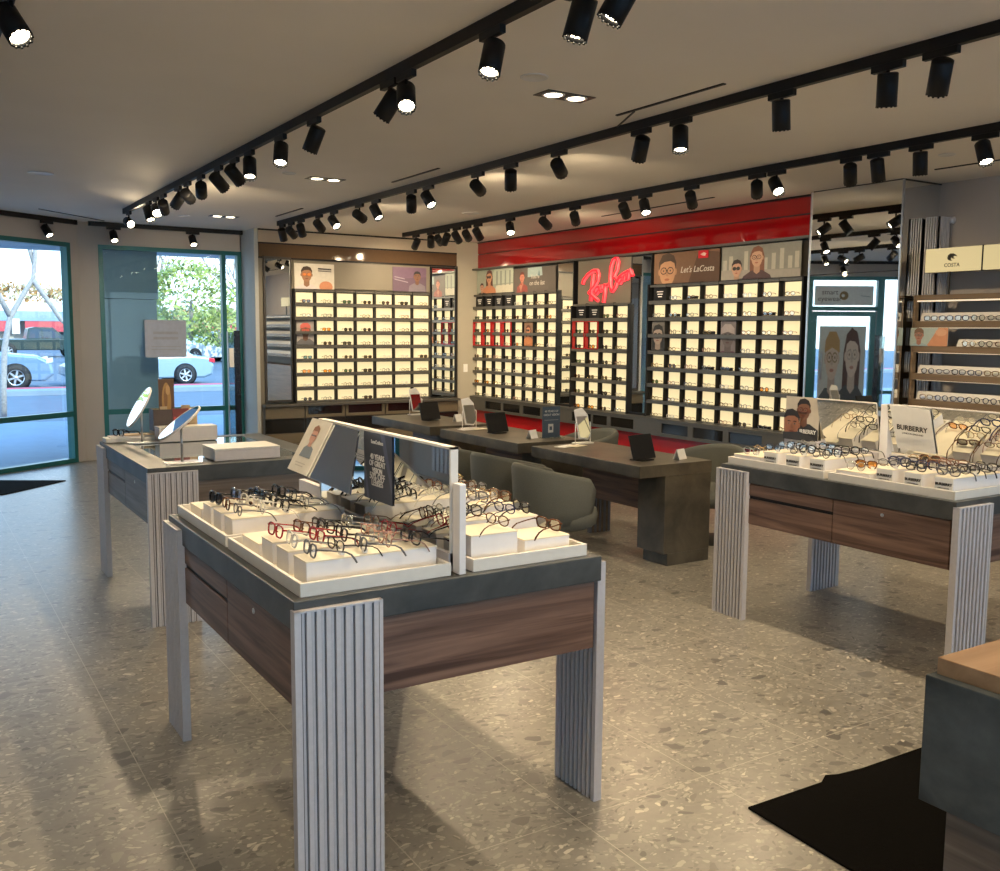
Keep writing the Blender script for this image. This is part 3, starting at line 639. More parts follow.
def stock(x0t, xa, xb, y0, where, face, rows, zt, zl, plan, card=False, seed=1, zj=0):
    """Risers of one tray and the nested eyewear that lies on them. plan: per riser list of (finish, shape, lens)."""
    rnd = random.Random(seed)
    for (rn, ya, yb), items in zip(rows, plan):
        top = zl if 'low' in rn else zt
        riser(xa, xb, y0 + ya, y0 + yb, top, '%s white riser block in the %s' % (rn, where), card=card and 'low' not in rn)
        n = len(items)
        for i, it in enumerate(items):
            fk, shp, lk = it; half = (yb - ya) / 2
            step = min(.088, (xb - xa - .10) / max(1, n - 1)) if n > 1 else 0
            s0 = xa + .03 if face < 0 else xb - .03
            x = s0 - face * step * i if n > 1 else (xa + xb) / 2 + .05 * face
            if n == 1 and 'low' in rn: x = xb - .20 if face < 0 else xa + .2
            sun = lk != 'clear'
            cat = 'sunglasses' if sun else 'eyeglasses'
            lab = '%s %s%s, %s riser, %s' % (CN[fk], cat, (', %s from the mirror' % ORD[n - 1 - i]) if n > 1 else '', rn, where)
            rz = (-PI / 2 if face < 0 else PI / 2) + rnd.uniform(-.13, .13)
            eyewear(shp, F[fk], LN[lk], (x, y0 + ya + half + rnd.uniform(-.012, .012), top + .004 + .003 * (i % 2)), rz, -rnd.uniform(.12, .20), lab, 'eyewear in the ' + where, cat)
b_, t_, r_, s_, g_, o_, y_, c_, n_ = 'black', 'tortoise', 'red', 'silver', 'gold', 'rose', 'grey', 'clear', 'navy'
w1, w2_, w3, w4 = 'near left tray of foreground table', 'far left tray of foreground table', 'near right tray of foreground table', 'far right tray of foreground table'
tray(.955, 1.462, 2.612, 3.345, 'near left cream tray on the foreground table, before the mirror divider')
tray(.955, 1.462, 3.375, 4.08, 'far left cream tray on the foreground table')
tray(1.545, 2.01, 2.612, 3.345, 'near right cream tray on the foreground table, behind the divider')
tray(1.545, 2.01, 3.375, 4.08, 'far right cream tray on the foreground table')
stock(0, 1.0, 1.445, 2.58, w1, -1, ROW, 1.003, .97, [
    [(y_, 'square', 'clear'), (b_, 'oval', 'clear'), (y_, 'square', 'clear'), (o_, 'round', 'clear'), (b_, 'square', 'clear')],
    [(c_, 'square', 'clear'), (r_, 'square', 'clear'), (b_, 'square', 'clear'), (o_, 'oval', 'clear'), (r_, 'round', 'clear')],
    [(r_, 'square', 'clear'), (t_, 'square', 'clear'), (b_, 'square', 'clear'), (s_, 'round', 'clear'), (t_, 'round', 'clear')],
    [(b_, 'square', 'clear')]], seed=3)
stock(0, 1.0, 1.445, 2.58, w2_, -1, ROW2, 1.003, .97, [
    [(y_, 'oval', 'clear'), (c_, 'round', 'clear'), (b_, 'square', 'clear'), (s_, 'round', 'clear')],
    [(t_, 'square', 'clear'), (c_, 'square', 'clear'), (b_, 'bold', 'clear'), (b_, 'round', 'clear')],
    [(b_, 'bold', 'dark'), (b_, 'bold', 'clear'), (b_, 'bold', 'green'), (b_, 'bold', 'clear')],
    [(b_, 'bold', 'dark')]], seed=4)
# right-hand trays: two columns of blocks each
def column_blocks(xa, xb, rows, where, col, y0=2.58, seed=5):
    rnd = random.Random(seed)
    for rn, ya, yb, zt, items in rows:
        riser(xa, xb, y0 + ya, y0 + yb, zt, '%s %s white block in the %s' % (rn, col, where))
        for i, (fk, shp, lk, dx) in enumerate(items):
            cat = 'sunglasses' if lk != 'clear' else 'eyeglasses'
            eyewear(shp, F[fk], LN[lk], (xb - .03 - dx, y0 + (ya + yb) / 2 + rnd.uniform(-.01, .01), zt + .004 + .003 * i), PI / 2 + rnd.uniform(-.2, .25), -.07,
                    '%s %s%s, %s %s block, %s' % (CN[fk], cat, '' if len(items) == 1 else (', outer pair', ', middle pair' if len(items) == 3 else ', inner pair', ', inner pair')[i], rn, col, where), 'eyewear in the ' + where, cat)
column_blocks(1.57, 1.755, [('front', .09, .25, 1.022, [(t_, 'oval', 'clear', .0)]), ('second', .29, .42, 1.028, [(b_, 'square', 'clear', 0), (y_, 'oval', 'clear', .055), (g_, 'round', 'clear', .105)]),
                            ('third', .45, .56, 1.04, [(g_, 'round', 'clear', 0), (b_, 'square', 'clear', .055), (s_, 'oval', 'clear', .105)]), ('fourth', .60, .73, 1.05, [(s_, 'round', 'clear', 0), (g_, 'oval', 'clear', .055), (b_, 'round', 'clear', .105)])], w3, 'divider-side')
column_blocks(1.785, 1.975, [('front', .09, .25, .985, [(t_, 'square', 'dark', 0)]), ('second', .29, .42, 1.02, [(b_, 'square', 'green', 0), (n_, 'oval', 'clear', .08)]),
                             ('third', .45, .56, 1.04, [(t_, 'square', 'clear', 0), (g_, 'round', 'clear', .055), (y_, 'square', 'clear', .105)]), ('fourth', .60, .73, 1.055, [(b_, 'oval', 'clear', 0), (t_, 'round', 'clear', .055), (g_, 'oval', 'clear', .105)])], w3, 'outer-edge', seed=6)
column_blocks(1.57, 1.755, [('front', .83, .95, 1.065, [(r_, 'round', 'pink', 0), (b_, 'square', 'clear', .055), (g_, 'round', 'clear', .105)]), ('second', .99, 1.11, 1.08, [(g_, 'bold', 'pink', 0), (t_, 'square', 'clear', .07)]),
                            ('rear', 1.16, 1.30, 1.09, [(y_, 'round', 'dark', 0)])], w4, 'divider-side', seed=7)
column_blocks(1.785, 1.975, [('front', .83, .95, 1.06, [(g_, 'oval', 'clear', 0), (t_, 'square', 'clear', .055), (o_, 'round', 'clear', .105)]), ('second', .99, 1.11, 1.08, [(g_, 'bold', 'amber', 0), (t_, 'round', 'clear', .07)]),
                             ('rear', 1.16, 1.30, 1.09, [(t_, 'round', 'green', 0)])], w4, 'outer-edge', seed=8)
# mirror divider of the foreground table
mv = thing('mirror_divider', 'long low mirror in a pale frame running along the middle of the foreground table', 'mirror', (1.50, 2.66, .915))
MB().box(-.02, .02, 0, 1.40, 0, .060, M_rib).box(-.014, .014, 1.15, 1.40, .018, .115, M_rib).build('plinth', mv)
MB().box(-.012, .012, .008, 1.14, .018, .402, M_mirror).build('mirror_glass', mv)
MB().box(-.014, .014, 0, .008, .018, .41, M_white).box(-.014, .014, .0, 1.15, .402, .410, M_white).box(-.014, .014, 1.14, 1.15, .018, .402, M_white).build('frame', mv)
tag(MB().box(1.489, 1.513, 2.605, 2.65, .915, 1.21, M_blockw).build('end_post', bev=.002), 'short white end post before the mirror divider of the foreground table', 'post')
# leaning panel and cards on the divider
def quad_panel(name, tl, tr, br, bl, thick, m, parent=None):
    tl, tr, br, bl = map(V, (tl, tr, br, bl)); n = (tr - tl).cross(bl - tl).normalized()
    mb = MB(); mb.extr([tl, tr, br, bl], n * thick, m); return mb.build(name, parent)
TL, TR, BL, BR = V((1.462, 3.80, 1.325)), V((1.462, 3.34, 1.318)), V((1.325, 3.735, 1.128)), V((1.325, 3.11, 1.118))
lp = thing('leaning_mirror', 'mirror panel leaning against the divider with a portrait card on its end', 'mirror', TL)
quad_panel('mirror_glass', V((0, 0, 0)), TR - TL, BR - TL, BL - TL, .008, M_mirror, lp)
u_ = (TR - TL).normalized(); v_ = ((TL - BL) - u_ * (TL - BL).dot(u_)).normalized()
pic_bl = BL - TL + (-u_.cross(v_)) * 0
# portrait card: sheared board on the left third
nrm = u_.cross((TL - BL)).normalized()
e1 = (TR - TL) * .47; e2 = (TL - BL); e1b = (BR - BL) * .34
def lp_pt(a, b): # a along, b up
    bot = (BL - TL) + e1b * a; top = e1 * a; return bot + (top - bot) * b
mb = MB(); out = nrm if nrm.x < 0 else -nrm
base = [lp_pt(0, 0), lp_pt(1, 0), lp_pt(1, 1), lp_pt(0, 1)]
mb.extr([p_ + out * .002 for p_ in base], out * .006, pc((.62, .58, .50)))
k = 0
for c, pts in [((.16, .19, .22), [(.24, .28), (.80, .28), (.74, .46), (.60, .50), (.40, .50), (.28, .44)]), ((.50, .26, .19), [(.42, .48), (.58, .48), (.58, .60), (.42, .60)]), ((.55, .29, .21), ell(.5, .68, .15, .135)),
               ((.25, .11, .06), [(.35, .74), (.36, .84), (.5, .90), (.64, .84), (.66, .74), (.6, .78), (.4, .78)]), ((.12, .1, .1), [(.38, .705), (.62, .705), (.62, .68), (.38, .68)]),
               ((.42, .38, .33), [(.25, .17), (.75, .17), (.75, .155), (.25, .155)]), ((.42, .38, .33), [(.3, .12), (.7, .12), (.7, .105), (.3, .105)])]:
    k += 1; mb.poly([lp_pt(*q) + out * (.0085 + .0005 * k) for q in pts], pc(c))
mb.build('portrait_card', lp)
sc_ = picture('sign_card', (1.483, 3.335, 1.062), (0, -1, 0), (0, 0, 1), .245, .255, (.045, .055, .085), [((.09, .11, .19), [(.60, 1), (.75, 1), (1, .35), (1, .15)]), ((.10, .12, .20), [(0, .45), (.12, 0), (.2, 0), (.05, .6)]), ((.7, .7, .7), [(.30, .215), (.62, .215), (.62, .235), (.30, .235)])], thick=.003)
tag(sc_, 'dark navy offer card with white lettering hung on the foreground table mirror', 'sign')
for s_t, zz, sz in (('LensCrafters', .215, .020), ('40 YEARS', .155, .030), ('OF GREAT', .130, .030), ('VISION', .105, .028), ('50% OFF', .080, .036), ('LENSES', .057, .032)):
    text_obj('lettering', s_t, (1.4815, 3.335 - .1225, 1.062 + zz), (0, -1, 0), (0, 0, 1), sz, pc((.72, .72, .72)), sc_, bold=.0004)

# right table (cards face the aisle)
v1, v2 = 'far tray of the right table', 'near tray of the right table'
tray(4.20, 4.70, 3.375, 4.08, 'far cream tray on the right table, below the portrait card'); tray(4.20, 4.70, 2.612, 3.345, 'near cream tray on the right table, below the name board')
RB = [('front', .063, .163), ('second', .228, .330), ('third', .392, .492), ('low fourth', .53, .74)]
RB2 = [('front', .818, .918), ('second', .985, 1.087), ('third', 1.15, 1.25), ('low rear', 1.275, 1.485)]
stock(0, 4.235, 4.66, 2.58, v2, -1, RB, 1.015, .975, [
    [(y_, 'square', 'clear'), (b_, 'oval', 'clear'), (b_, 'square', 'clear'), (y_, 'square', 'clear'), (b_, 'square', 'clear')],
    [(b_, 'square', 'clear'), (n_, 'square', 'clear'), (t_, 'square', 'clear'), (o_, 'round', 'clear'), (t_, 'oval', 'clear')],
    [(y_, 'oval', 'clear'), (n_, 'bold', 'clear'), (b_, 'square', 'clear'), (g_, 'round', 'clear'), (t_, 'square', 'dark')],
    [(s_, 'round', 'clear'), (t_, 'square', 'amber')]], card=True, seed=11)
stock(0, 4.235, 4.66, 2.58, v1, -1, RB2, 1.015, .975, [
    [(b_, 'round', 'clear'), (b_, 'square', 'clear'), (y_, 'oval', 'clear'), (b_, 'square', 'clear'), (b_, 'oval', 'clear')],
    [(y_, 'round', 'clear'), (b_, 'bold', 'clear'), (s_, 'round', 'clear'), (b_, 'square', 'clear')],
    [(b_, 'oval', 'clear'), (y_, 'round', 'clear'), (b_, 'square', 'clear'), (s_, 'round', 'clear')],
    [(s_, 'round', 'clear'), (g_, 'round', 'clear')]], card=True, seed=12)
def tilt_mirror(name, label, y0, y1):
    r = thing(name, label, 'mirror', (4.775, y0, .915)); a = V((-.055, 0, .27)); 
    MB().box(-.015, .02, 0, y1 - y0, 0, .10, M_rib).build('plinth', r)
    b0 = V((0, 0, .115)); n = V((-.27, 0, -.055)).normalized() * .006
    MB().extr([b0, b0 + a, b0 + a + V((0, y1 - y0, 0)), b0 + V((0, y1 - y0, 0))], -n, M_mirror).build('mirror_glass', r)
    e = MB(); e.extr([b0 + a, b0 + a * 1.02, b0 + a * 1.02 + V((0, y1 - y0, 0)), b0 + a + V((0, y1 - y0, 0))], -n * 1.4, M_white)
    for yy in (0, y1 - y0 - .008): e.extr([b0 + V((0, yy, 0)) - n, b0 + a + V((0, yy, 0)) - n, b0 + a + V((0, yy + .008, 0)) - n, b0 + V((0, yy + .008, 0)) - n], -n, M_white)
    e.build('frame', r)
tilt_mirror('table_mirror', 'forward tilted mirror on the right table beside the portrait card', 3.45, 3.865)
tilt_mirror('table_mirror', 'forward tilted mirror on the right table behind the brand name board', 2.66, 3.375)
tag(MB().box(4.74, 4.79, 3.38, 3.43, .915, 1.30, M_blockw).build('mirror_post', bev=.002), 'white post between the two tilted mirrors of the right table', 'post')
pcard = picture('portrait_card', (4.74, 4.12, 1.035), (0, -1, 0), (0, 0, 1), .255, .27, (.50, .45, .38),
                bust(.56, .70, .23, (.19, .09, .055), (.02, .015, .015), (.03, .03, .035), 1.05, glasses=(.10, .015, .015)) + bust(.22, .36, .30, (.28, .12, .07), (.02, .015, .015), (.025, .025, .03), 1.05, turn=.1) +
                [((.03, .03, .035), [(0, 0), (1, 0), (.9, .12), (.5, .2), (0, .16)])])
tag(pcard, 'portrait card of two men at the far end of the right table mirror', 'portrait card')
text_obj('lettering', 'BURBERRY', (4.7365, 4.12 - .16, 1.035 + .045), (0, -1, 0), (0, 0, 1), .035, M_paper, pcard, bold=.0006)
MB().box(4.735, 4.775, 3.865, 4.12, .915, 1.04, M_rib).build('card_base', pcard)
nbd = thing('name_board', 'white board with black brand lettering hung on the right table mirror', 'sign', (4.717, 3.355, 1.303))
tl = V((0, 0, 0)); quad = [tl, V((0, -.25, -.010)), V((.050, -.268, -.255)), V((.050, -.03, -.245))]
MB().extr([p_ + V((-.002, 0, 0)) for p_ in quad], (-.004, 0, -.0008), M_paper).build('board', nbd)
u_ = V((0, -.25, -.010)).normalized(); v_ = V((-.05, .0, .245)).normalized(); v_ = (v_ - u_ * u_.dot(v_)).normalized()
text_obj('lettering', 'BURBERRY', V((.010, -.143, -.135)) + u_.cross(v_) * .0065, u_, v_, .040, M_black, nbd, bold=.0009)
text_obj('lettering', 'LONDON ENGLAND', V((.014, -.146, -.158)) + u_.cross(v_) * .0065, u_, v_, .014, M_black, nbd)
# right half of the right table
tray(4.82, 5.27, 2.612, 4.08, 'long cream tray on the far side of the right table, behind the mirrors')

# ------------------------------------------------------------------ things on the window table
def tilting_mirror(label, base, r, n, h):
    t = thing('tabletop_mirror', label, 'mirror', base)
    MB().box(-.10, .10, -.06, .06, 0, .010, M_steel).build('base', t, bev=.004)
    MB().cyl((0, 0, .01), (0, 0, h), .0075, M_steel, 10).build('pole', t)
    n = V(n).normalized(); c = V((0, 0, h)) + n * .012
    m_ = MB(); m_.lathe(c, n, [(0, .009), (r - .006, .009)], M_mirror, 40); m_.lathe(c, n, [(r - .006, .009), (r - .004, .011), (r, .008), (r, -.002), (r - .004, -.004), (0, -.004)], M_white, 40)
    m_.build('mirror_disc', t)
    MB().cyl((0, 0, h - .02), tuple(c), .010, M_steel, 10).build('hinge', t)
tilting_mirror('round tilting mirror on a pole nearest the foreground, on the glass topped table', (1.36, 5.66, .915), .150, (-.62, .05, .78), .225)
tilting_mirror('round tilting mirror on a pole farther away, beside the brown display cube', (1.37, 6.80, .915), .155, (-.86, .02, .50), .24)
M_pack = mat('pinkish_white_package', (.66, .60, .58), .55, var=.03)
def pack(label, c, hw, hl, h, rz):
    t = thing('flat_package', label, 'package', c, rz)
    MB().box(-hw, hw, -hl, hl, 0, h - .012, M_pack).build('carton', t, bev=.004); MB().box(-hw, hw, -hl, hl, h - .012, h, M_tray).build('lid', t, bev=.003)
pack('long pale package at the near edge of the glass topped table', (1.74, 5.76, .916), .20, .14, .075, .0)
pack('long pale package farther back on the glass topped table', (1.67, 6.81, .916), .20, .07, .105, .0)
tr = thing('catalogue_tray', 'shallow cream tray with papers at the far corner of the glass topped table', 'tray', (1.30, 6.885, .916))
MB().box(-.15, .30, 0, .145, 0, .03, M_tray).build('tray', tr, bev=.003); MB().box(-.12, .10, .01, .12, .03, .04, M_paper).box(-.02, .2, .02, .13, .04, .048, mat('kraft', (.50, .36, .20), .6)).build('papers', tr)
bc_ = thing('display_cube', 'open brown display cube with a red logo panel, far corner of the window table', 'display cube', (1.47, 6.90, .981))
bx = MB(); mk = mat('kraft', (.50, .36, .20), .6); mbk = mat('brown_board', (.085, .055, .04), .5)
bx.box(0, .13, .0, .01, 0, .15, mbk).box(0, .01, .01, .14, 0, .15, mbk).box(.0, .13, .13, .14, 0, .15, mk).box(0, .13, 0, .14, -.016, 0, mk).build('cube', bc_)
MB().box(.13, .24, -.012, -.002, -.01, .155, mat('red_brown_panel', (.20, .03, .015), .4)).build('logo_panel', bc_)
text_obj('lettering', 'Ray-Ban', (.185, -.0125, .085), (1, 0, .25), (-.25, 0, 1), .032, M_neon2 if False else pc((.75, .08, .06)), bc_, bold=.0008, shear=.3)
MB().box(.24, .30, -.01, .10, -.01, .15, mk).build('side_flap', bc_); MB().box(.05, .10, .02, .03, .15, .17, mk).build('top_flap', bc_); MB().box(.20, .26, .03, .04, .15, .175, mk).build('top_flap', bc_)
tp = picture('picture_card', (1.52, 6.95, .985), (1, -.15, 0), UZ, .105, .36, (.13, .06, .02), [((.42, .22, .06), ell(.5, .55, .3, .38)), ((.25, .12, .04), ell(.45, .62, .12, .2)), ((.55, .32, .12), ell(.6, .78, .14, .1)), ((.3, .15, .05), [(.1, .05), (.8, .1), (.7, .3), (.2, .25)])], thick=.012)
tag(tp, 'tall narrow amber picture card standing in the brown display cube', 'picture card')
eyewear('bold', F['black'], LN['clear'], (1.24, 6.93, .958), -PI / 2 + .4, 0, 'black eyeglasses lying in the cream tray of the window table', 'eyewear on the window table')

# slim security pedestals near the windows
def pedestal(label, x, y, rz):
    t = thing('security_pedestal', label, 'security gate', (x, y, 0), rz)
    MB().box(-.20, .25, -.06, .06, 0, .03, M_black).build('base', t, bev=.004)
    MB().box(.08, .155, -.022, .022, .03, 1.68, mat('dark_pedestal', (.010, .012, .022), .25, var=.1)).build('post', t, bev=.006)
    MB().box(-.0, .08, -.008, .008, .06, 1.66, glass_mat('smoked_panel', (.55, .62, .62), .08)).build('clear_panel', t)
    MB().box(-.012, .0, -.012, .012, .03, 1.67, M_steel).build('edge_rail', t)
    MB().box(.01, .07, -.011, .011, 1.2, 1.45, M_paper).build('label_plate', t)
pedestal('tall dark security pedestal standing before the right end of the front window', 3.62, 12.45, 0)
pedestal('tall dark security pedestal beside the entrance door, seen in the column mirror', .17, 10.45, math.radians(34))

# ------------------------------------------------------------------ consultation desks and chairs
def desk(y0, label):
    r = thing('consultation_desk', label, 'desk', (4.37, y0, 0)); L = 1.37; W = .70
    MB().box(0, W, 0, L, .668, .755, M_stone_d).build('desk_top', r, bev=.003)
    MB().box(.245, W - .004, .003, .30, .09, .668, M_stone_d).build('pedestal', r, bev=.003)
    MB().box(.285, W - .006, .005, .27, 0, .09, M_stone_d).build('plinth', r)
    lg = MB(); lg.box(.50, .72, L - .16, L - .13, 0, .668, M_rib_d)
    for i in range(9): lg.box(.502 + i * .024, .517 + i * .024, L - .168, L - .122, 0, .665, M_shelfwood if i % 2 else M_rib_d)
    lg.build('slatted_leg', r)
    MB().box(.44, .455, .30, L - .13, .33, .668, M_walnut).build('modesty_panel', r)
    return r
desk(5.085, 'nearest dark consultation desk, its solid pedestal end facing the room')
desk(6.66, 'middle dark consultation desk with the navy offer sign at its near end')
desk(8.24, 'farthest dark consultation desk, closest to the back bay')

def chair_master():
    r = link('tub_chair', None)
    sh = MB(); n = 26; A = math.radians(122); vs = []; ro, ri = .300, .252
    prof = []
    for i in range(n + 1):
        a = -A + 2 * A * i / n; k = abs(a) / A; top = .775 - .11 * k ** 1.6; bot = .335 + .02 * k
        if k > .93: top -= .05 * (k - .93) / .07
        ca, sa = -math.cos(a), math.sin(a)
        flare = 1 + .05
        ring = [(ro * .90, bot), (ro * .985, bot + .10), (ro * flare, top - .03), (ro * flare - .012, top - .006), ((ro + ri) / 2 * flare, top), (ri * flare + .008, top - .008), (ri * flare, top - .04), (ri, bot + .10), (ri * .9, bot)]
        vs += [(ca * q * (1.0 if abs(a) < 1.57 else 1.12), sa * q, z) for q, z in ring]
    m = 9; fs = [(i * m + j, i * m + (j + 1) % m, (i + 1) * m + (j + 1) % m, (i + 1) * m + j) for i in range(n) for j in range(m)]
    fs += [tuple(range(m))[::-1], tuple(n * m + j for j in range(m))]
    sh.add(vs, fs, M_fabric, True); sh.build('backrest_shell', r)
    MB().lathe((0.035, 0, .30), (0, 0, 1), [(0, 0), (.22, 0), (.275, .03), (.285, .09), (.275, .135), (.24, .155), (0, .16)], M_fabric, 30).build('seat', r)
    MB().lathe((.02, 0, 0), (0, 0, 1), [(.0, .022), (.03, .022), (.045, .03), (.03, .06), (.03, .30)], M_black, 18).build('column', r)
    MB().lathe((.02, 0, 0), (0, 0, 1), [(.23, 0), (.235, .008), (.22, .016), (.05, .03), (0, .03)], M_black, 32).build('base_disc', r)
    return r
ch0 = chair_master()
CH = [(3.93, 5.50, -.10, 'grey green tub chair tucked under the nearest desk, closest to the foreground table'), (3.99, 6.19, .10, 'grey green tub chair at the far end of the nearest desk'),
      (3.99, 6.98, -.08, 'grey green tub chair at the near end of the middle desk'), (3.99, 7.66, .10, 'grey green tub chair at the far end of the middle desk'),
      (3.99, 8.58, -.08, 'grey green tub chair at the near end of the farthest desk'), (3.99, 9.26, .10, 'grey green tub chair at the far end of the farthest desk'),
      (5.55, 5.62, PI + .15, 'grey green tub chair on the staff side of the nearest desk'), (5.50, 7.2, PI - .2, 'grey green tub chair on the staff side of the middle desk')]
for i, (x, y, a, lb) in enumerate(CH):
    c = ch0 if i == 0 else copy_tree(ch0)
    c.location = (x, y, 0); c.rotation_euler = (0, 0, a); tag(c, lb, 'chair', 'tub chairs at the consultation desks')

def tablet(x, y, label, rz=.18):
    t = thing('tablet_stand', label, 'tablet', (x, y, .756), rz)
    MB().box(-.07, .07, -.03, .09, 0, .008, M_black).build('foot', t, bev=.002)
    e = MB(); e.obox((-.015, .02, .10), (.125, 0, 0), (0, .028, .088), (0, .007, -.0025), M_black); e.build('tablet', t, bev=.003)
    s = MB(); s.obox((-.01, .035, .04), (.03, 0, 0), (0, .012, .035), (0, .012, -.004), M_blackg); s.build('stand_arm', t)
    text_obj('lettering', 'acuitas', (-.02, -.002 + .004, .062), (1, 0, 0), (0, .3, 1), .022, pc((.16, .2, .24)), t)
tablet(4.62, 5.32, 'black tablet on a stand at the near end of the nearest desk'); tablet(4.66, 7.42, 'black tablet on a stand on the middle desk'); tablet(4.70, 8.82, 'black tablet on a stand on the farthest desk')
def hex_mirror(x, y, label, rz):
    t = thing('desk_mirror', label, 'mirror', (x, y, .756), rz)
    MB().box(-.085, .085, -.045, .045, 0, .010, M_white).build('base', t, bev=.002)
    for k in (-1, 1): MB().tube([(k * .082, 0, .008), (k * .082, 0, .17), (k * .074, 0, .18)], .005, M_white, 6).build('yoke_arm', t)
    hx = [(-.072, .075), (-.045, .04), (.045, .04), (.072, .075), (.072, .25), (.045, .285), (-.045, .285), (-.072, .25)]
    hx = [(-.068, .045), (.025, .035), (.068, .085), (.068, .245), (.02, .30), (-.068, .285)]
    f = lambda k: [(a * k, .0 + (b - .17) * .30, .17 + (b - .17) * k) for a, b in hx]
    mb = MB(); mb.extr(f(1), (0, .012, 0), M_white); mb.build('mirror_frame', t, bev=.002)
    mb = MB(); mb.extr([(a, y - .001, z) for a, y, z in f(.90)], (0, -.001, 0), M_mirror); mb.build('mirror_glass', t)
hex_mirror(4.86, 6.40, 'white framed six sided mirror at the far end of the nearest desk', .05)
hex_mirror(4.62, 7.90, 'white framed six sided mirror at the far end of the middle desk', .1)
hex_mirror(4.86, 9.50, 'white framed six sided mirror at the far end of the farthest desk', .1)
def tent(x, y, label, rz=.3):
    mb = MB(); w, h = .05, .075
    mb.extr([(-w, -.03, 0), (-w, -.027, 0), (-w, .0015, h), (-w, -.0015, h)], (2 * w, 0, 0), M_paper); mb.extr([(-w, .03, 0), (-w, .027, 0), (-w, -.0015, h), (-w, .0015, h)], (2 * w, 0, 0), M_paper)
    o = mb.build('tent_card', None, (x, y, .7555), rz); tag(o, label, 'tent card')
tent(4.91, 5.26, 'folded white tent card on the nearest desk beside its tablet', .25); tent(4.70, 6.93, 'folded white tent card at the near end of the middle desk'); tent(4.90, 8.62, 'folded white tent card on the farthest desk beside its tablet')
os_ = thing('offer_sign', 'navy upright offer sign in a clear holder on the middle desk', 'sign', (4.86, 6.86, .756))
MB().box(-.10, .11, -.05, .05, 0, .006, glass_mat('clear_acrylic', (.9, .93, .93), .1)).build('holder_base', os_)
picture('sign_board', (-.10, 0, .006), (1, 0, 0), UZ, .19, .275, (.05, .075, .11), [((.5, .5, .5), [(.33, .16), (.62, .16), (.62, .44), (.33, .44)]), ((.05, .075, .11), [(.40, .24), (.55, .24), (.55, .36), (.40, .36)]), ((.3, .3, .32), [(.1, .56), (.9, .56), (.9, .575), (.1, .575)])], os_, thick=.004)
for s_t, zz in (('40 YEARS OF', .232), ('GREAT VISION', .200)): text_obj('lettering', s_t, (-.005, -.002, zz), (1, 0, 0), UZ, .026, pc((.55, .55, .55)), os_)
tag(MB().box(-.11, .11, -.05, .05, 0, .004, M_paper).box(-.02, .14, -.11, -.01, .004, .007, M_block).build('paper_sheets', None, (4.62, 6.30, .7555), .3), 'cream paper sheets lying at the far end of the nearest desk', 'papers')
tag(MB().box(-.12, .12, -.05, .05, 0, .004, M_paper).box(-.02, .15, -.11, -.01, .004, .007, M_block).build('paper_sheets', None, (4.60, 7.85, .7555), .2), 'cream paper sheets lying at the far end of the middle desk', 'papers')

# ------------------------------------------------------------------ shelf wall on the right
cs = thing('wall_shelving', 'bronze shelving with lit name boxes and eyewear ledges on the right wall', 'shelving', (7.82, 5.13, 0))
X0 = -.37
def CB(mb, y0, y1, x0, x1, z0, z1, m): return mb.box(x0, x1, -y1, -y0, z0, z1, m)     # y measured from the left end towards the viewer
Ls = 4.0
MB().box(X0, X0 + .05, -.028, -.008, .88, 2.035, M_shelfwood).build('side_post', cs)
mb = MB(); CB(mb, .02, .21, X0, -.23, 1.99, 2.035, M_shelfwood); CB(mb, .21, Ls, X0, 0, 1.99, 2.035, M_shelfwood); mb.build('shelf', cs)
mb = MB(); CB(mb, .21, Ls, -.03, 0, .9, 1.99, M_wallr); mb.build('back_panel', cs)
mb = MB(); CB(mb, .03, Ls, X0 + .02, X0 + .035, 1.978, 1.99, M_lens_on if False else mat('led_strip', (1, .9, .7), .4, emit=(1., .80, .52), estr=.55)); mb.build('led_strip', cs)
LED = _M['led_strip']
for k, zt in enumerate((1.812, 1.60, 1.362, 1.136)):
    mb = MB(); CB(mb, .02, .21, X0, -.23, zt - .055, zt, M_shelfwood); CB(mb, .21, Ls, X0, 0, zt - .055, zt, M_shelfwood); mb.build('shelf', cs)
    mb = MB(); y0 = .40 if k == 1 else .05
    zz = zt + (.072 if k != 1 else .06)
    mb.extr([(X0 + .045, -y0, zt), (X0 + .075, -y0, zz), (X0 + .085, -y0, zz), (X0 + .085, -y0, zt)], (0, -(Ls - y0), 0), M_tray); mb.build('ledge', cs)
    mb = MB(); CB(mb, .05, Ls, X0 + .04, X0 + .05, zt - .060, zt - .055, LED); mb.build('led_strip', cs)
for i in range(3):
    b0 = .10 + i * .515
    mb = MB(); CB(mb, b0, b0 + .498, X0, X0 + .05, 2.225, 2.42, M_glow2); mb.build('lit_name_box', cs)
    mb = MB(); CB(mb, b0 - .002, b0 + .507, X0 + .05, X0 + .06, 2.22, 2.425, M_dark); CB(mb, b0 + .500, b0 + .513, X0 + .002, X0 + .05, 2.22, 2.425, M_black); CB(mb, b0 + .2, b0 + .22, X0 + .01, X0 + .03, 2.035, 2.225, M_dark); mb.build('box_back', cs)
cst = [(X0 - .001, -(.10 + .25) + .0, 2.30)]
text_obj('lettering', 'COSTA', (X0 - .001, -.345, 2.262), UY, UZ, .043, pc((.05, .04, .02)), cs, bold=.0005)
mb = MB(); W_ = lambda a, b: (X0 - .0015, -.345 - a, 2.335 + b)
mb.poly([W_(a, b) for a, b in ((-.045, .0), (-.040, .022), (-.018, .037), (.010, .036), (.036, .022), (.044, .006), (.030, .014), (.014, .012), (.012, .002), (.026, -.006), (.006, -.008), (-.006, .002), (-.012, -.012), (.004, -.024), (-.022, -.022), (-.038, -.014))], pc((.05, .04, .02)))
mb.build('wave_emblem', cs)
text_obj('lettering', 'OAKLEY', (X0 - .001, -.90, 2.31), UY, UZ, .05, pc((.22, .16, .07)), cs)
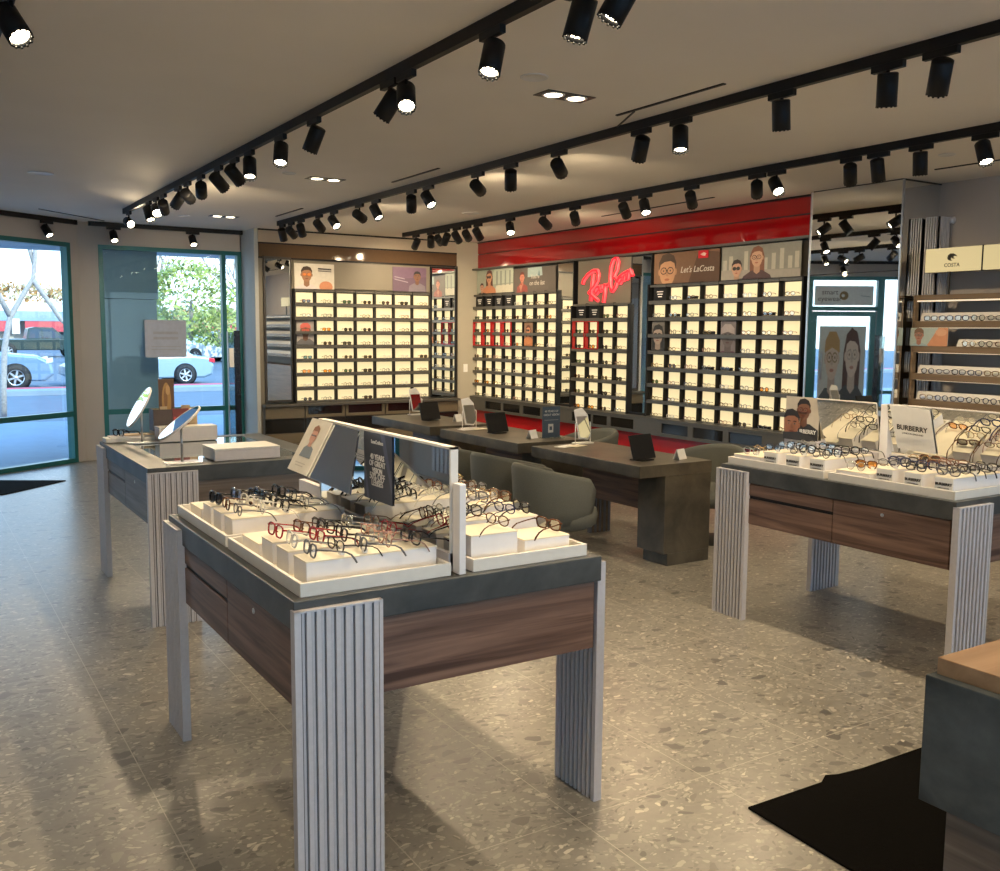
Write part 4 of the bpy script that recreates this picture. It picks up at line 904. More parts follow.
pk = picture('promo_card', (X0 - .006, .0, 1.60), UY, UZ, .35, .155, (.38, .45, .42), [((.55, .25, .13), [(.45, 0), (1, 0), (1, 1), (.75, 1)]), ((.62, .34, .2), ell(.82, .75, .15, .2))] +
             bust(.24, .60, .32, (.45, .22, .15), (.08, .05, .04), (.3, .4, .42), .45, glasses=(.15, .1, .08), lens=(.3, .2, .15), cap=(.20, .12, .08)), cs)
MB().box(X0, 0, -Ls, -.03, 0, .88, M_shelfwood).build('base_cabinet', cs)
rr = random.Random(21)
for k, zt in enumerate((1.812, 1.60, 1.362, 1.136)):
    n = 0
    for i in range(7):
        y = 5.13 - (.16 + .142 * i + (.36 if k == 1 else 0))
        if y < 4.12: continue
        fk = rr.choice(['black', 'grey', 'tortoise', 'black', 'gold', 'navy']); me = small_eyewear(F[fk], M_lens, rr.choice(['round', 'square', 'oval']))
        o = link('eyeglasses', me, None, (7.82 + X0 + .028, y, zt + .001), -PI / 2)
        tag(o, '%s eyeglasses, %s from the mirror column, %s ledge of the wall shelving' % (CN[fk], ORD[n], ('top', 'second', 'third', 'lowest')[k]), 'eyeglasses', 'eyewear on the right wall ledges'); n += 1
pl = thing('ribbed_pilaster', 'ribbed metal pilaster with a round knob beside the mirror column', 'pilaster', (7.60, 5.02, 0))
mb = MB().box(.012, .16, .012, .13, 0, 2.70, M_rib_d)
for i in range(7): mb.box(i * .0235, i * .0235 + .013, 0, .014, 0, 2.71, M_rib)
for i in range(6): mb.box(0, .014, i * .0235, i * .0235 + .013, 0, 2.71, M_rib)
mb.build('ribs', pl)
MB().lathe((.205, .02, 2.69), (-.2, -1, 0), [(0, .03), (.02, .03), (.034, .02), (.036, 0), (.03, -.01)], M_rib, 20).cyl((.16, .05, 2.69), (.205, .03, 2.69), .01, M_rib, 8).build('knob', pl)

# ------------------------------------------------------------------ foreground counter, mats
fc = thing('cash_counter', 'corner of a stone and wood counter with an oak top at the lower right edge', 'counter', (2.149, 1.356, 0))
MB().box(0, 1.5, -1.5, 0, .857, .90, M_oak).build('oak_top', fc, bev=.0015)
MB().box(-.028, 1.52, -1.52, .012, .53, .857, stone_mat('slate_panel', (.025, .033, .038), (.14, .16, .165), .5, 3.)).build('stone_panel', fc, bev=.002)
MB().box(.03, 1.45, -1.46, -.03, 0, .53, M_walnut_g).build('wood_base', fc)
def carpet(label, pts):
    mb = MB(); mb.extr([(x, y, .0005) for x, y in pts], (0, 0, .009), M_mat); tag(mb.build('entrance_mat', bev=.003), label, 'floor mat')
carpet('black floor mat beside the stone counter at the lower right', [(2.487, 2.262), (2.47, 1.86), (2.46, 1.46), (3.7, 1.44), (3.7, 2.235), (3.10, 2.247), (2.98, 2.262), (2.93, 2.283), (2.87, 2.252)])
carpet('dark entrance mat in front of the glass entrance door', [(1.476, 11.427), (.50, 12.0), (-.05, 11.60), (.79, 10.75), (.92, 10.87)])

# ------------------------------------------------------------------ ceiling fittings
def track(name, label, p0, p1, z=2.965):
    a, b = V((*p0, 0)), V((*p1, 0)); u = (b - a).normalized(); w = V((-u.y, u.x, 0)); L = (b - a).length
    t = thing(name, label, 'ceiling track', (a.x, a.y, ZC))
    mb = MB(); c = u * L / 2 + V((0, 0, (z + ZC) / 2 - ZC)); mb.obox(c, u * L / 2, w * .018, V((0, 0, (ZC - z) / 2)), M_black); mb.build('rail', t)
    mb = MB(); mb.obox(u * .004 + V((0, 0, (z + ZC) / 2 - ZC)), u * .012, w * .021, V((0, 0, (ZC - z) / 2 + .002)), M_blackg); mb.build('end_cap', t)
tx = {'a': 2.18, 'b': 4.0, 'c': 5.88}
track('ceiling_track', 'black ceiling track nearest the windows side, above the foreground table', (2.18, 11.35), (2.18, -1.6))
track('ceiling_track', 'black ceiling track in the middle, running toward the back bay', (4.0, 11.5), (4.0, -1.6))
track('ceiling_track', 'black ceiling track nearest the red wall', (5.88, 11.85), (5.88, -1.6))
track('ceiling_track', 'short view of a black ceiling track in the top corner over the entrance side', (.42, 9.0), (.42, -1.6))
track('ceiling_track', 'black ceiling track above the front window wall', (2.05, 12.90), (3.98, 12.90))
q0, q1 = K + UD * .12 + ND * .12, K + UD * 4.7 + ND * .12
track('ceiling_track', 'black ceiling track above the slanted entrance wall', (q0.x, q0.y), (q1.x, q1.y))

# spotlight master
def can_mesh():
    mb = MB(); mb.lathe((0, 0, 0), (0, 0, -1), [(0, -.075), (.040, -.075), (.047, -.070), (.0475, .075), (.041, .078), (.039, .060)], M_black, 22)
    for i in range(12):
        a = 2 * PI * i / 12; mb.cyl((.043 * math.cos(a), .043 * math.sin(a), -.075), (.043 * math.cos(a), .043 * math.sin(a), -.081), .005, M_blackg, 6)
    return mb.mesh('can')
CAN = can_mesh(); LENSM = MB().lathe((0, 0, -.060), (0, 0, -1), [(0, .004), (.025, .002), (.039, 0)], M_lens_on, 20).mesh('lens')
_AD = MB().box(-.014, .014, -.085, .085, 0, .034, M_black).mesh('adapter'); _ST = MB().cyl((0, 0, -.045), (0, 0, .004), .009, M_black, 8).mesh('stem')
SPOT_E = 34.
def spotlight(x, y, target, label, group, energy=None, size=105, rz=0.):
    r = thing('track_spotlight', label, 'spotlight', (x, y, 2.932), rz, group); link('adapter', _AD, r); link('stem', _ST, r)
    c = V((x, y, 2.932 - .085)); d = (V(target) - c).normalized(); q = Matrix.Rotation(-rz, 3, 'Z') @ d
    e = q.to_track_quat('-Z', 'Y').to_euler()
    h = link('can', CAN, r, (0, 0, -.085)); h.rotation_euler = e
    l = link('lens', LENSM, r, (0, 0, -.085)); l.rotation_euler = e
    ld = bpy.data.lights.get('spot_%g_%g' % (energy or SPOT_E, size))
    if not ld:
        ld = bpy.data.lights.new('spot_%g_%g' % (energy or SPOT_E, size), 'SPOT'); ld.energy = energy or SPOT_E; ld.spot_size = math.radians(size); ld.spot_blend = .9; ld.color = (1., .775, .49); ld.shadow_soft_size = .035
    lo = link('bulb', ld, r); lo.location = V((0, 0, -.085)) + q * .095; lo.rotation_euler = e
WALLR, BACK = 7.4, 12.4
A_ = [(11.12, (2.6, 6.5, 1.2)), (10.13, (2.5, 8.6, 0)), (9.80, (1.7, 6.4, .9)), (9.50, (3.2, 12.4, 1.2)), (8.93, (1.2, 12.0, .6)), (8.60, (4.6, 12.4, 1.6)), (8.16, (3.4, 12.4, .8)), (7.64, (4.8, 9.4, .8)),
      (7.22, (4.6, 8.6, .8)), (6.86, (1.9, 6.0, .9)), (6.20, (1.6, 5.0, .5)), (5.60, (1.7, 6.6, .9)), (4.55, (1.3, 5.9, .9)), (4.36, (1.5, 2.9, 1.0)), (3.55, (1.45, 3.0, .9)), (2.93, (1.75, 3.2, .95)), (2.70, (1.3, 3.3, .95)),
      (1.6, (2.4, 3.1, .9)), (.9, (2.8, 2.9, .0)), (-.2, (1.2, 1.4, .0))]  # these three are unseen, behind the viewpoint, added for more light
B_ = [(11.36, (4.8, 12.4, 1.2)), (11.05, (5.8, 12.4, 1.6)), (10.72, (5.2, 12.4, 1.0)), (10.16, (6.5, 12.4, 1.2)), (9.73, (4.4, 7.4, .7)), (9.06, (7.4, 11.2, 1.5)), (8.66, (4.5, 7.2, .7)), (7.90, (4.9, 9.6, .7)),
      (7.57, (4.3, 5.5, .6)), (6.72, (7.2, 9.3, 1.8)), (6.23, (4.9, 7.6, .7)), (5.60, (7.3, 8.3, 1.4)), (4.72, (4.8, 6.4, .7)), (4.36, (3.4, 3.6, .0)), (3.59, (4.5, 3.9, .95)), (2.95, (4.45, 3.3, .95)), (2.68, (4.9, 3.6, .95)),
      (1.8, (4.5, 3.0, .9)), (.8, (4.2, 2.4, .0)), (-.4, (3.0, .8, .0))]  # unseen fixtures added to light the right table and near floor
C_ = [(11.48, (6.0, 12.4, 2.2)), (11.06, (6.6, 12.4, 1.2)), (10.84, (7.3, 12.0, 2.0)), (10.66, (6.0, 12.4, 1.2)), (10.38, (7.3, 11.2, 1.6)), (10.13, (7.3, 11.4, 2.0)), (9.87, (7.35, 10.6, 1.4)), (9.16, (5.0, 7.3, .7)),
      (8.47, (7.35, 9.2, 2.2)), (7.94, (7.35, 9.4, 1.8)), (7.15, (7.35, 8.0, 1.6)), (6.86, (5.2, 5.4, .7)), (6.25, (7.35, 7.3, 1.6)), (5.50, (7.35, 6.8, 1.8)), (5.30, (5.0, 3.4, .9)), (4.61, (7.3, 5.6, 1.2)),
      (4.38, (6.6, 4.6, .9)), (4.05, (6.4, 4.3, .6)), (3.60, (5.3, 2.7, .9)), (2.6, (7.5, 3.2, 1.6)), (1.4, (7.5, 2.4, 1.6))]  # the last two are out of view, added to light the shelving
for nm, xx, L_ in (('nearest the windows', tx['a'], A_), ('in the middle of the ceiling', tx['b'], B_), ('nearest the red wall', tx['c'], C_)):
    vis = [q for q in L_]
    for i, (y, tg) in enumerate(L_): spotlight(xx, y, tg, 'black spotlight, %s from the far end of the track %s' % (ORD[i] if i < 20 else 'last', nm), 'spotlights on the track ' + nm)
spotlight(.42, 4.18, (1.5, 2.2, .2), 'black spotlight at the top left corner of the view', 'spotlights on the entrance side track')
for i, y in enumerate((6.4, 2.2, .4)): spotlight(.42, y, ((1.0, 5.9, .9), (1.1, 2.9, .5), (.6, .4, 0))[i], 'added unseen black spotlight on the entrance side track, %s' % ('beyond the frame toward the door', 'behind the viewpoint', 'deep behind the viewpoint')[i], 'spotlights on the entrance side track')  # none of these is seen; added as extra lighting
for i, (x, lb) in enumerate(((2.34, 'left'), (3.32, 'right'))): spotlight(x, 12.90, (x + .05, 10.8, .3), 'black spotlight, %s one on the track over the front window' % lb, 'spotlights over the front window', 7, rz=PI / 2)
for i, s_ in enumerate((.55, 1.35, 2.5, 3.6)):
    q = K + UD * s_ + ND * .12; tgt = q + ND * 2.2 + UD * .2
    spotlight(q.x, q.y, (tgt.x, tgt.y, .3), 'black spotlight, %s from the corner on the track over the entrance wall' % ORD[i], 'spotlights over the entrance wall', 7, rz=math.atan2(UD.y, UD.x) - PI / 2)

def downlight(x, y, label, energy=8):
    r = thing('recessed_downlight', label, 'downlight', (x, y, ZC), 0)
    MB().box(-.165, .165, -.075, .075, -.004, -.0005, M_dark).build('trim_plate', r)
    for k in (-1, 1):
        rg = MB().lathe((k * .078, 0, -.004), (0, 0, -1), [(.066, 0), (.066, .003), (.052, .004), (.050, 0)], M_white, 22).build('ring', r)
        MB().lathe((k * .078, 0, -.0045), (0, 0, -1), [(0, 0), (.05, 0)], M_lens_on, 20).build('lens', rg)
        ld = bpy.data.lights.get('down') or bpy.data.lights.new('down', 'SPOT'); ld.energy = energy; ld.spot_size = 1.5; ld.spot_blend = .8; ld.color = (1, .80, .55); ld.shadow_soft_size = .04
        lo = link('bulb', ld, r, (k * .078, 0, -.03))
downlight(3.24, 4.49, 'twin recessed downlight nearest the viewpoint, between two tracks'); downlight(3.24, 8.07, 'twin recessed downlight midway between two tracks'); downlight(3.30, 11.4, 'twin recessed downlight close to the window wall')
def slot(x0, y0, x1, y1, label, w=.012):
    a, b = V((x0, y0, 0)), V((x1, y1, 0)); u = (b - a); L = u.length; u.normalize(); v = V((-u.y, u.x, 0))
    tag(MB().obox((a + b) / 2 + V((0, 0, ZC - .0035)), u * L / 2, v * w, (0, 0, .003), M_black).obox((a + b) / 2 + V((0, 0, ZC - .0075)), u * L / 2, v * w * .3, (0, 0, .001), M_dark).build('air_vent'), label, 'air slot')
slot(3.78, 4.69, 3.78, 3.79, 'black linear air slot nearest the viewpoint beside the middle track'); slot(4.01, 4.99, 3.80, 4.55, 'short angled black slot beside the nearest linear air slot', .005)
slot(3.80, 7.88, 3.79, 6.99, 'black linear air slot midway along the middle track'); slot(3.80, 11.0, 3.79, 10.11, 'black linear air slot near the far end of the middle track')
slot(1.38, 11.90, 2.20, 12.72, 'black linear air slot at the window corner of the ceiling', .008); slot(6.88, 8.77, 6.81, 6.92, 'black linear air slot beside the red fascia'); slot(7.11, 4.76, 7.12, 3.2, 'black linear air slot above the right wall shelving')
for i, (x, y, r_i, lb) in enumerate(((1.09, 9.17, .105, 'round white ceiling speaker near the entrance corner'), (2.87, 4.25, .075, 'small round white ceiling disc nearest the viewpoint'), (5.51, 9.41, .10, 'round white ceiling speaker between the middle and red wall tracks'),
                                     (6.60, 4.33, .06, 'small round white ceiling disc near the mirror column'), (2.89, 11.6, .07, 'small round white ceiling disc near the window wall'), (2.86, 7.94, .06, 'small round white ceiling disc beside the midway downlight'))):
    tag(MB().lathe((x, y, ZC), (0, 0, -1), [(r_i, 0), (r_i, .004), (r_i * .9, .008), (r_i * .86, .005), (0, .005)], M_white, 32).build('ceiling_disc'), lb, 'ceiling disc')

# ------------------------------------------------------------------ outdoors
GZ = -.15
M_asph = mat('asphalt', (.11, .14, .175), .85, var=.08, vscale=2.5); M_walk = mat('pale_concrete', (.24, .29, .34), .8, var=.05, vscale=3); M_curb = mat('red_curb_paint', (.55, .10, .13), .6, var=.08)
struct('ground_outside', MB().box(-80, 140, 13.3, 200, GZ - .1, GZ, M_asph).box(-80, 1.7, 6, 13.3, GZ - .1, GZ, M_asph))
b = MB(); b.extr([(1.7, 13.32, GZ), (8, 13.32, GZ), (8, 19.5, GZ), (-20, 19.5, GZ), (-20, 6.2, GZ), (DE.x - .3, 6.2, GZ), (DE.x - .3, DE.y + .2, GZ), (1.68, 13.2, GZ)], (0, 0, .10), M_walk); struct('ground_walkway', b)
for i in range(5): pass
b = MB().box(-60, 60, 28.6, 29.7, GZ, -.02, M_walk).box(-60, 60, 29.7, 30.05, GZ, .0, M_curb); struct('trim_kerb', b)
struct('ground_forecourt', MB().box(-20, 30, -30, -2.16, GZ - .1, GZ, M_walk)); struct('ceiling_rear_sun_block', MB().box(-4, 10, -6.2, -2.16, 3.0, 3.3, M_walk))  # rear overhang is unseen, added to keep sun out of the back windows
b = MB(); b.extr([(1.9, 13.21, 2.86), (9.5, 13.21, 2.86), (9.5, 16.0, 2.86), (.9, 16.0, 2.86), (-4.5, 12.4, 2.86), (-3.5, 10.3, 2.86)], (0, 0, .5), mat('soffit_paint', (.50, .50, .50), .8, var=.02)); struct('ceiling_walkway_canopy', b)
pcol = thing('outdoor_column', 'wide grey stucco column standing outside the front window', 'column', (2.22, 13.75, GZ))
mc_ = mat('stucco_grey', (.36, .385, .39), .85, var=.03, vscale=4); MB().box(0, .80, 0, .6, .1, 2.24, mc_).build('shaft', pcol); MB().box(-.02, .82, -.02, .62, 2.25, 3.0, mc_).build('capital', pcol); MB().box(-.03, .83, -.03, .63, .1, .4, mc_).build('plinth', pcol)

def wheel(parent, x, y, r):
    t = MB(); s_ = 1 if y > 0 else -1
    t.lathe((x, y, r), (0, s_, 0), [(r * .62, .02), (r * .66, .03), (r * .95, .02), (r, -.03), (r, -.17), (r * .9, -.2)], mat('tyre', (.02, .02, .022), .8), 26); w = t.build('tyre', parent)
    q = MB(); q.lathe((x, y, r), (0, s_, 0), [(r * .64, .015), (r * .60, .0), (r * .5, -.05), (0, -.05)], mat('wheel_dark', (.10, .10, .11), .4, .6), 26)
    for k in range(6):
        a = 2 * PI * k / 6 + .3; dx, dz = math.cos(a), math.sin(a)
        q.obox((x + dx * r * .33, y - s_ * .005, r + dz * r * .33), (dx * r * .30, 0, dz * r * .30), (0, .012, 0), (-dz * r * .075, 0, dx * r * .075), mat('wheel_silver', (.62, .62, .64), .3, .7))
    q.lathe((x, y, r), (0, s_, 0), [(r * .64, .02), (r * .57, .02), (r * .57, .0)], mat('wheel_silver', (.62, .62, .64), .3, .7), 26)
    q.lathe((x, y, r), (0, s_, 0), [(0, .02), (r * .14, .015), (r * .16, -.02)], mat('wheel_silver', (.62, .62, .64), .3, .7), 14)
    q.build('wheel_rim', parent)
def car(name, label, loc, rz, paint, body, cabin, glassx, W=1.82, r=.34, wx=(-1.35, 1.35), tail=None):
    c = thing(name, label, 'car', (*loc, GZ), rz); h = W / 2
    mb = MB(); n = len(body); secs = [(-h, .93, .0), (-h + .05, 1., 0), (-h + .22, 1.0, .02), (h - .22, 1.0, .02), (h - .05, 1., 0), (h, .93, 0)]
    zm = sum(z for _, z in body) / n; vs = []
    for y, k, up in secs: vs += [(x * (.97 if k < 1 else 1), y, zm + (z - zm) * k + (up if z > zm else 0)) for x, z in body]
    fs = [(i * n + j, i * n + (j + 1) % n, (i + 1) * n + (j + 1) % n, (i + 1) * n + j) for i in range(5) for j in range(n)] + [tuple(range(n))[::-1], tuple(5 * n + j for j in range(n))]
    mb.add(vs, fs, paint, False); mb.build('body', c, bev=.03)
    cb = MB(); m = len(cabin); vs = []
    zb_ = min(z for _, z in cabin); zt_ = max(z for _, z in cabin)
    for s_ in (-1, 1): vs += [(x, s_ * (h - .10 - .16 * (z - zb_) / (zt_ - zb_)), z) for x, z in cabin]
    cb.add(vs, [tuple(range(m))[::-1], tuple(range(m, 2 * m))] + [(j, (j + 1) % m, m + (j + 1) % m, m + j) for j in range(m)], paint); cb.build('roof', c, bev=.03)
    g = MB(); gm = mat('car_glass', (.03, .045, .06), .06, var=.02, spec=.9)
    for s_ in (-1, 1):
        for gx in glassx:
            g.poly([(x, s_ * (h - .10 - .16 * (z - zb_) / (zt_ - zb_) + .006), z) for x, z in gx], gm)
    g.build('side_windows', c)
    for x in wx:
        for y in (-h, h):
            a = MB(); a.lathe((x, y - (.012 if y > 0 else -.012), r), (0, 1 if y > 0 else -1, 0), [(0, .02), (r * 1.14, .02), (r * 1.16, 0)], M_black, 26); a.build('wheel_arch', c); wheel(c, x, y + (.03 if y > 0 else -.03), r)
    if tail:
        for s_ in (-1, 1): MB().obox((tail[0], s_ * (h - .13), tail[1]), (.10, 0, .02), (0, .14, 0), (0, 0, .07), tail[2]).build('lamp', c, bev=.01)
    return c
P_sil = mat('pale_blue_silver_paint', (.30, .40, .47), .25, .3, var=.02); P_blu = mat('steel_blue_paint', (.22, .33, .48), .25, .3, var=.02); P_wht = mat('white_paint', (.75, .76, .78), .25, var=.02); P_grn = mat('dark_green_paint', (.035, .055, .05), .25, .2, var=.02)
redl = mat('tail_lamp_red', (.6, .02, .04), .2); whl = mat('head_lamp', (.7, .75, .8), .1)
sed_b = [(-2.25, .32), (-2.3, .6), (-2.22, .88), (-1.7, .95), (-.9, .93), (.95, .90), (1.9, .78), (2.25, .62), (2.28, .35), (2.0, .22), (-2.0, .22)]
sed_c = [(-1.75, .90), (-1.15, 1.32), (-.5, 1.44), (.25, 1.42), (1.15, .88)]
sed_g = [[(-1.35, .98), (-1.0, 1.28), (-.5, 1.36), (-.42, .97)], [(-.36, .97), (-.42, 1.37), (.2, 1.35), (.92, .96)]]
car('silver_sedan', 'pale silver blue sedan parked outside, rear wheel seen through the front window', (6.6, 33.2), PI + .03, P_sil, sed_b, sed_c, sed_g, wx=(-1.33, 1.38), tail=(-2.22, .80, redl), r=.33)
suv_b = [(-2.3, .35), (-2.35, .8), (-2.3, 1.05), (-1.0, 1.08), (.9, 1.08), (1.95, .98), (2.28, .80), (2.34, .45), (2.1, .25), (-2.1, .25)]
suv_c = [(-2.25, 1.03), (-2.0, 1.60), (-1.2, 1.70), (.2, 1.66), (1.05, 1.05)]
suv_g = [[(-2.05, 1.12), (-1.85, 1.50), (-1.2, 1.58), (-1.15, 1.12)], [(-1.08, 1.12), (-1.1, 1.58), (-.35, 1.59), (-.3, 1.12)], [(-.24, 1.12), (-.28, 1.58), (.18, 1.55), (.85, 1.12)]]
car('blue_suv', 'steel blue sport utility car, its front wheel and nose seen through the left window', (1.55, 32.4), -.03, P_blu, suv_b, suv_c, suv_g, r=.37, wx=(-1.38, 1.30), tail=(2.22, .86, whl), W=1.9)
car('white_suv', 'white sport utility car farther out beside the security pedestal', (14.6, 54.5), PI + .35, P_wht, suv_b, suv_c, suv_g, r=.37, wx=(-1.38, 1.38), W=1.9, tail=(2.22, .86, whl))
car('dark_sedan', 'small dark sedan far out behind the silver car', (13.4, 62.5), PI, mat('dark_blue_paint', (.03, .05, .09), .25, .2, var=.02), sed_b, sed_c, sed_g)
car('white_suv', 'white car partly hidden at the right edge of the front window', (17.9, 52.0), PI + .2, P_wht, suv_b, suv_c, suv_g, r=.37, W=1.9)
pk_b = [(-2.9, .55), (-2.92, 1.12), (-.6, 1.12), (-.5, 1.15), (1.5, 1.15), (2.6, 1.08), (2.9, .85), (2.92, .55), (2.7, .45), (-2.6, .45)]
pk_c = [(-.75, 1.12), (-.6, 1.80), (-.2, 1.88), (.8, 1.86), (1.55, 1.14)]
pk_g = [[(-.6, 1.2), (-.48, 1.72), (.1, 1.76), (.12, 1.2)], [(.2, 1.2), (.2, 1.76), (.78, 1.74), (1.3, 1.2)]]
car('pickup_truck', 'dark green pickup truck behind the blue car in the left window', (7.3, 66.5), .02, P_grn, pk_b, pk_c, pk_g, r=.42, wx=(-1.8, 1.9), W=2.0)

bd = thing('shop_building', 'low shop building with red sign bands across the car park', 'building', (-20, 92, GZ))
MB().box(0, 50, 0, 14, 0, 2.5, mat('shop_wall', (.55, .50, .44), .8)).build('wall', bd)
MB().extr([(-.5, -1.6, 2.4), (-.5, 2.5, 3.3), (-.5, 2.5, 2.4)], (51, 0, 0), mat('slate_roof', (.25, .28, .28), .8)).build('roof', bd)
MB().box(-.5, 50.5, 2.5, 3.0, 2.4, 4.05, mat('white_parapet', (.8, .8, .8), .7)).build('parapet', bd)
for k in range(7): MB().box(1 + k * 7, 6.6 + k * 7, -1.62, -1.5, 1.5, 2.38, mat('red_sign_band', (.62, .08, .09), .5)).build('sign_band', bd); MB().box(7.0 + k * 7, 7.6 + k * 7, -1.7, -1.5, 1.3, 2.6, M_paper).build('sign_divider', bd)
for k in range(7): MB().box(1.5 + k * 7, 6 + k * 7, -.1, 0, .2, 1.4, mat('shop_glass', (.12, .15, .17), .1)).build('shop_window', bd)

def bare_tree(label, base, h, r, seed, n=4, spread=.55, col=(.42, .37, .33)):
    rnd = random.Random(seed); mb = MB(); m = mat('bark_%d' % (seed % 3), col, .9, var=.15)
    def grow(p, d, L, rad, lev):
        pts = [p]; q = p; dd = d.copy()
        for i in range(4):
            dd = (dd + V((rnd.uniform(-.18, .18), rnd.uniform(-.18, .18), rnd.uniform(-.05, .12)))).normalized(); q = q + dd * L / 4; pts.append(q)
        mb.tube(pts, [rad * (1 - .12 * i) for i in range(5)], m, 5 if lev < 2 else 4, caps=False)
        if lev < n:
            for k in range(3 if lev < 3 else 2):
                a = rnd.uniform(0, 2 * PI); s_ = rnd.uniform(.6, 1.2) * spread
                nd = (dd + V((math.cos(a) * s_, math.sin(a) * s_, rnd.uniform(-.1, .35)))).normalized()
                grow(pts[rnd.choice((2, 3, 4, 4))], nd, L * rnd.uniform(.6, .8), rad * .55, lev + 1)
    grow(V((0, 0, 0)), V((0, 0, 1)), h * .36, r, 0)
    o = mb.build('bare_tree', None, base); tag(o, label, 'tree'); return o
def bush(name, label, base, dims, n, cols, seed, cat='shrub', s=.22):
    rnd = random.Random(seed); mb = MB()
    for i in range(n):
        a = rnd.uniform(0, 2 * PI); z = rnd.uniform(-1, 1); k = (1 - z * z) ** .5; rr_ = rnd.uniform(.55, 1.0) ** .5 * (1 + .18 * math.sin(3 * a + seed) * k)
        p = V((math.cos(a) * k * rr_ * dims[0], math.sin(a) * k * rr_ * dims[1], dims[2] + z * rr_ * dims[2]))
        u = V((rnd.uniform(-1, 1), rnd.uniform(-1, 1), rnd.uniform(-1, 1))).normalized(); w = u.orthogonal().normalized(); q = rnd.uniform(.5, 1) * s
        mb.poly([p + u * q, p + w * q * .6, p - u * q, p - w * q * .6], cols[rnd.randrange(len(cols))])
    mb.tube([(0, 0, 0), (.1, 0, dims[2])], [.12, .06], mat('bark_0', (.30, .25, .2), .9, var=.15), 6)
    o = mb.build(name, None, base); tag(o, label, cat); return o
gy = [mat('leaf_%s' % k, c, .7, var=.1) for k, c in (('yellow_green', (.32, .36, .06)), ('olive', (.20, .25, .06)), ('pale', (.42, .42, .14)))]
og = [mat('leaf_%s' % k, c, .7, var=.1) for k, c in (('orange', (.50, .26, .08)), ('straw', (.50, .40, .20)), ('brown', (.34, .20, .09)))]
bush('leafy_tree', 'yellow green leafy tree outside, right of the grey outdoor column', (11.6, 46, GZ + 1.3), (2.0, 1.6, 1.9), 1900, gy, 1, 'tree', .17)
bush('leafy_tree', 'second yellow green tree farther right, behind bare branches', (14.6, 52, GZ + .9), (2.4, 2, 1.0), 900, gy, 2, 'tree', .17)
bush('dry_hedge', 'long straw and orange hedge bank at the far side of the car park', (22.5, 72, GZ), (12, 2, 1.7), 5200, og + gy[2:], 3, 'hedge', .25)
bush('autumn_trees', 'orange brown tree crowns above the shop roof across the car park', (6, 110, GZ), (22, 3, 3.2), 5200, og, 4, 'trees', .38)
bush('pale_bush', 'pale green loose foliage at the left edge of the left window', (-.5, 34, GZ + 1.5), (1.8, 1.5, 2.5), 900, [gy[0], gy[2]], 8, 'tree', .16)
for i, (x, y, h, r, lb) in enumerate(((13.2, 40.0, 7.5, .14, 'bare pale tree with many branches before the yellow green trees'), (16.8, 44, 8, .15, 'bare tree showing in the narrow right pane of the front window'), (10.6, 48, 8.5, .14, 'bare tree just right of the grey outdoor column'), (19, 60, 9, .2, 'bare tree farthest right across the car park'))):
    bare_tree(lb, (x, y, GZ), h, r, 10 + i, n=5)
ft = MB(); mbk_ = mat('bark_1', (.42, .37, .33), .9, var=.15)

bt = (1.6, 20.0, GZ)
for pts, rr_ in (([(1.55, 0, -.1), (1.58, 0, .8), (1.63, 0, 1.46), (1.74, 0, 2.02), (1.96, 0, 2.42), (2.17, 0, 2.77), (2.22, 0, 3.2), (2.24, .1, 3.7)], .06), ([(2.17, 0, 2.74), (2.30, 0, 2.52), (2.44, 0, 2.30), (2.62, 0, 2.0), (2.95, -.1, 1.7), (3.1, -.1, .9), (3.12, -.1, -.1)], .05), ([(2.2, 0, 3.0), (2.12, .1, 3.4), (2.0, .1, 3.8)], .04), ([(1.75, 0, 2.05), (1.5, 0, 2.6), (1.3, 0, 3.4)], .05)):
    ft.tube([(a - 1.6, b, c) for a, b, c in pts], [rr_ * (1 - .06 * i) for i in range(len(pts))], mbk_, 8)
tag(ft.build('forked_tree', None, bt), 'pale smooth forked tree limbs close outside the left window', 'tree')

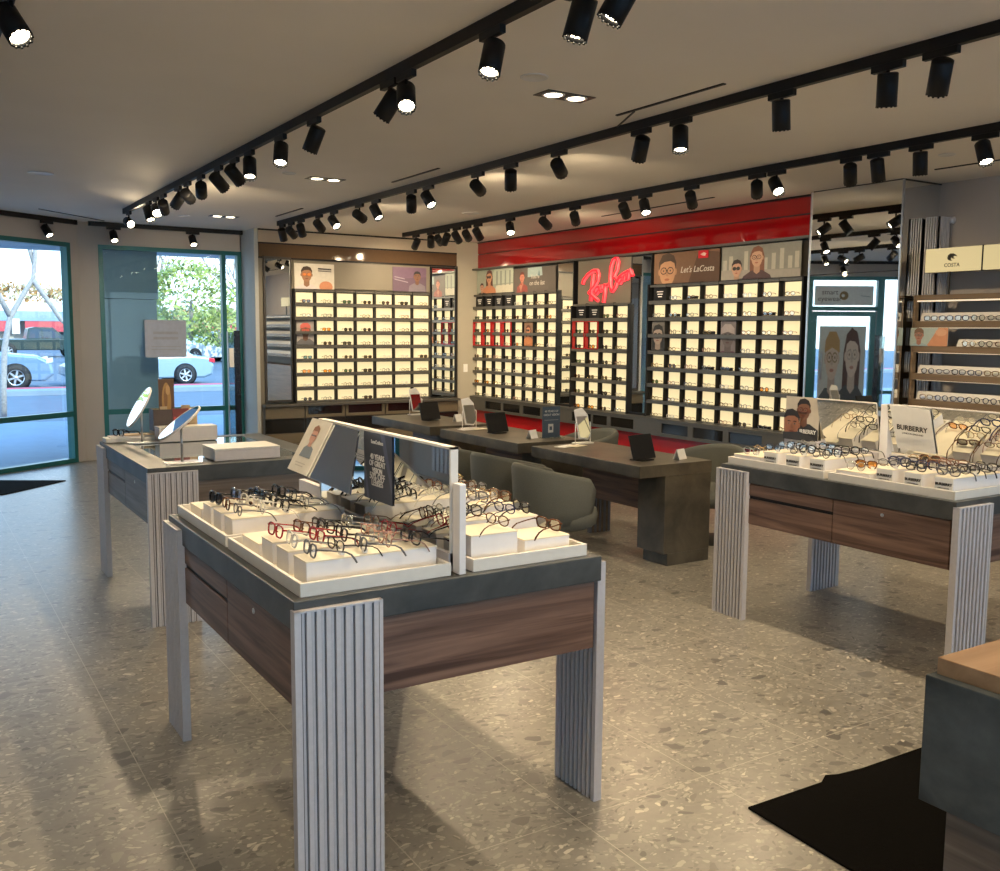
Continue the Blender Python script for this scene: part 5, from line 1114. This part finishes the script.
# ------------------------------------------------------------------ daylight
w = bpy.data.worlds.new('sky'); SC.world = w; w.use_nodes = True
n, l = w.node_tree.nodes, w.node_tree.links; bg = n['Background']
tc = n.new('ShaderNodeTexCoord'); sx = n.new('ShaderNodeSeparateXYZ'); rp_ = n.new('ShaderNodeValToRGB')
e = rp_.color_ramp.elements; e[0].position = 0.0; e[0].color = (.95, .97, 1, 1); e[1].position = .55; e[1].color = (.30, .55, 1., 1)
l.new(tc.outputs['Generated'], sx.inputs[0]); l.new(sx.outputs[2], rp_.inputs['Fac']); l.new(rp_.outputs[0], bg.inputs['Color']); bg.inputs['Strength'].default_value = 2.6
sn = bpy.data.lights.new('sun', 'SUN'); sn.energy = 4.0; sn.angle = .01; sn.color = (1, .90, .76)
so = link('sun', sn, None, (0, 0, 30)); so.rotation_euler = V((-.35, .75, -.62)).normalized().to_track_quat('-Z', 'Y').to_euler()

# ------------------------------------------------------------------ camera and view
cam = bpy.data.cameras.new('camera'); cam.sensor_width = 36; cam.lens = 36 * .9484; cam.clip_start = .05; cam.clip_end = 500
co = link('camera', cam, None, (0, 0, 1.70)); SC.camera = co
yaw, pitch, roll = .56176, .10972, .00767
Fv = V((math.sin(yaw) * math.cos(pitch), math.cos(yaw) * math.cos(pitch), -math.sin(pitch))); R0 = V((math.cos(yaw), -math.sin(yaw), 0)); U0 = R0.cross(Fv)
Rv = R0 * math.cos(roll) + U0 * math.sin(roll); Uv = -R0 * math.sin(roll) + U0 * math.cos(roll)
co.rotation_euler = Matrix((Rv, Uv, -Fv)).transposed().to_euler()
vs_ = SC.view_settings; vs_.view_transform = 'Standard'; vs_.look = 'None'; vs_.gamma = 1; vs_.exposure = .6; vs_.use_curve_mapping = False
SC.cycles.use_denoising = True; SC.cycles.max_bounces = 8; SC.cycles.transparent_max_bounces = 16; SC.cycles.glossy_bounces = 5; SC.cycles.diffuse_bounces = 4; SC.cycles.sample_clamp_indirect = 6; SC.cycles.caustics_reflective = False; SC.cycles.caustics_refractive = False
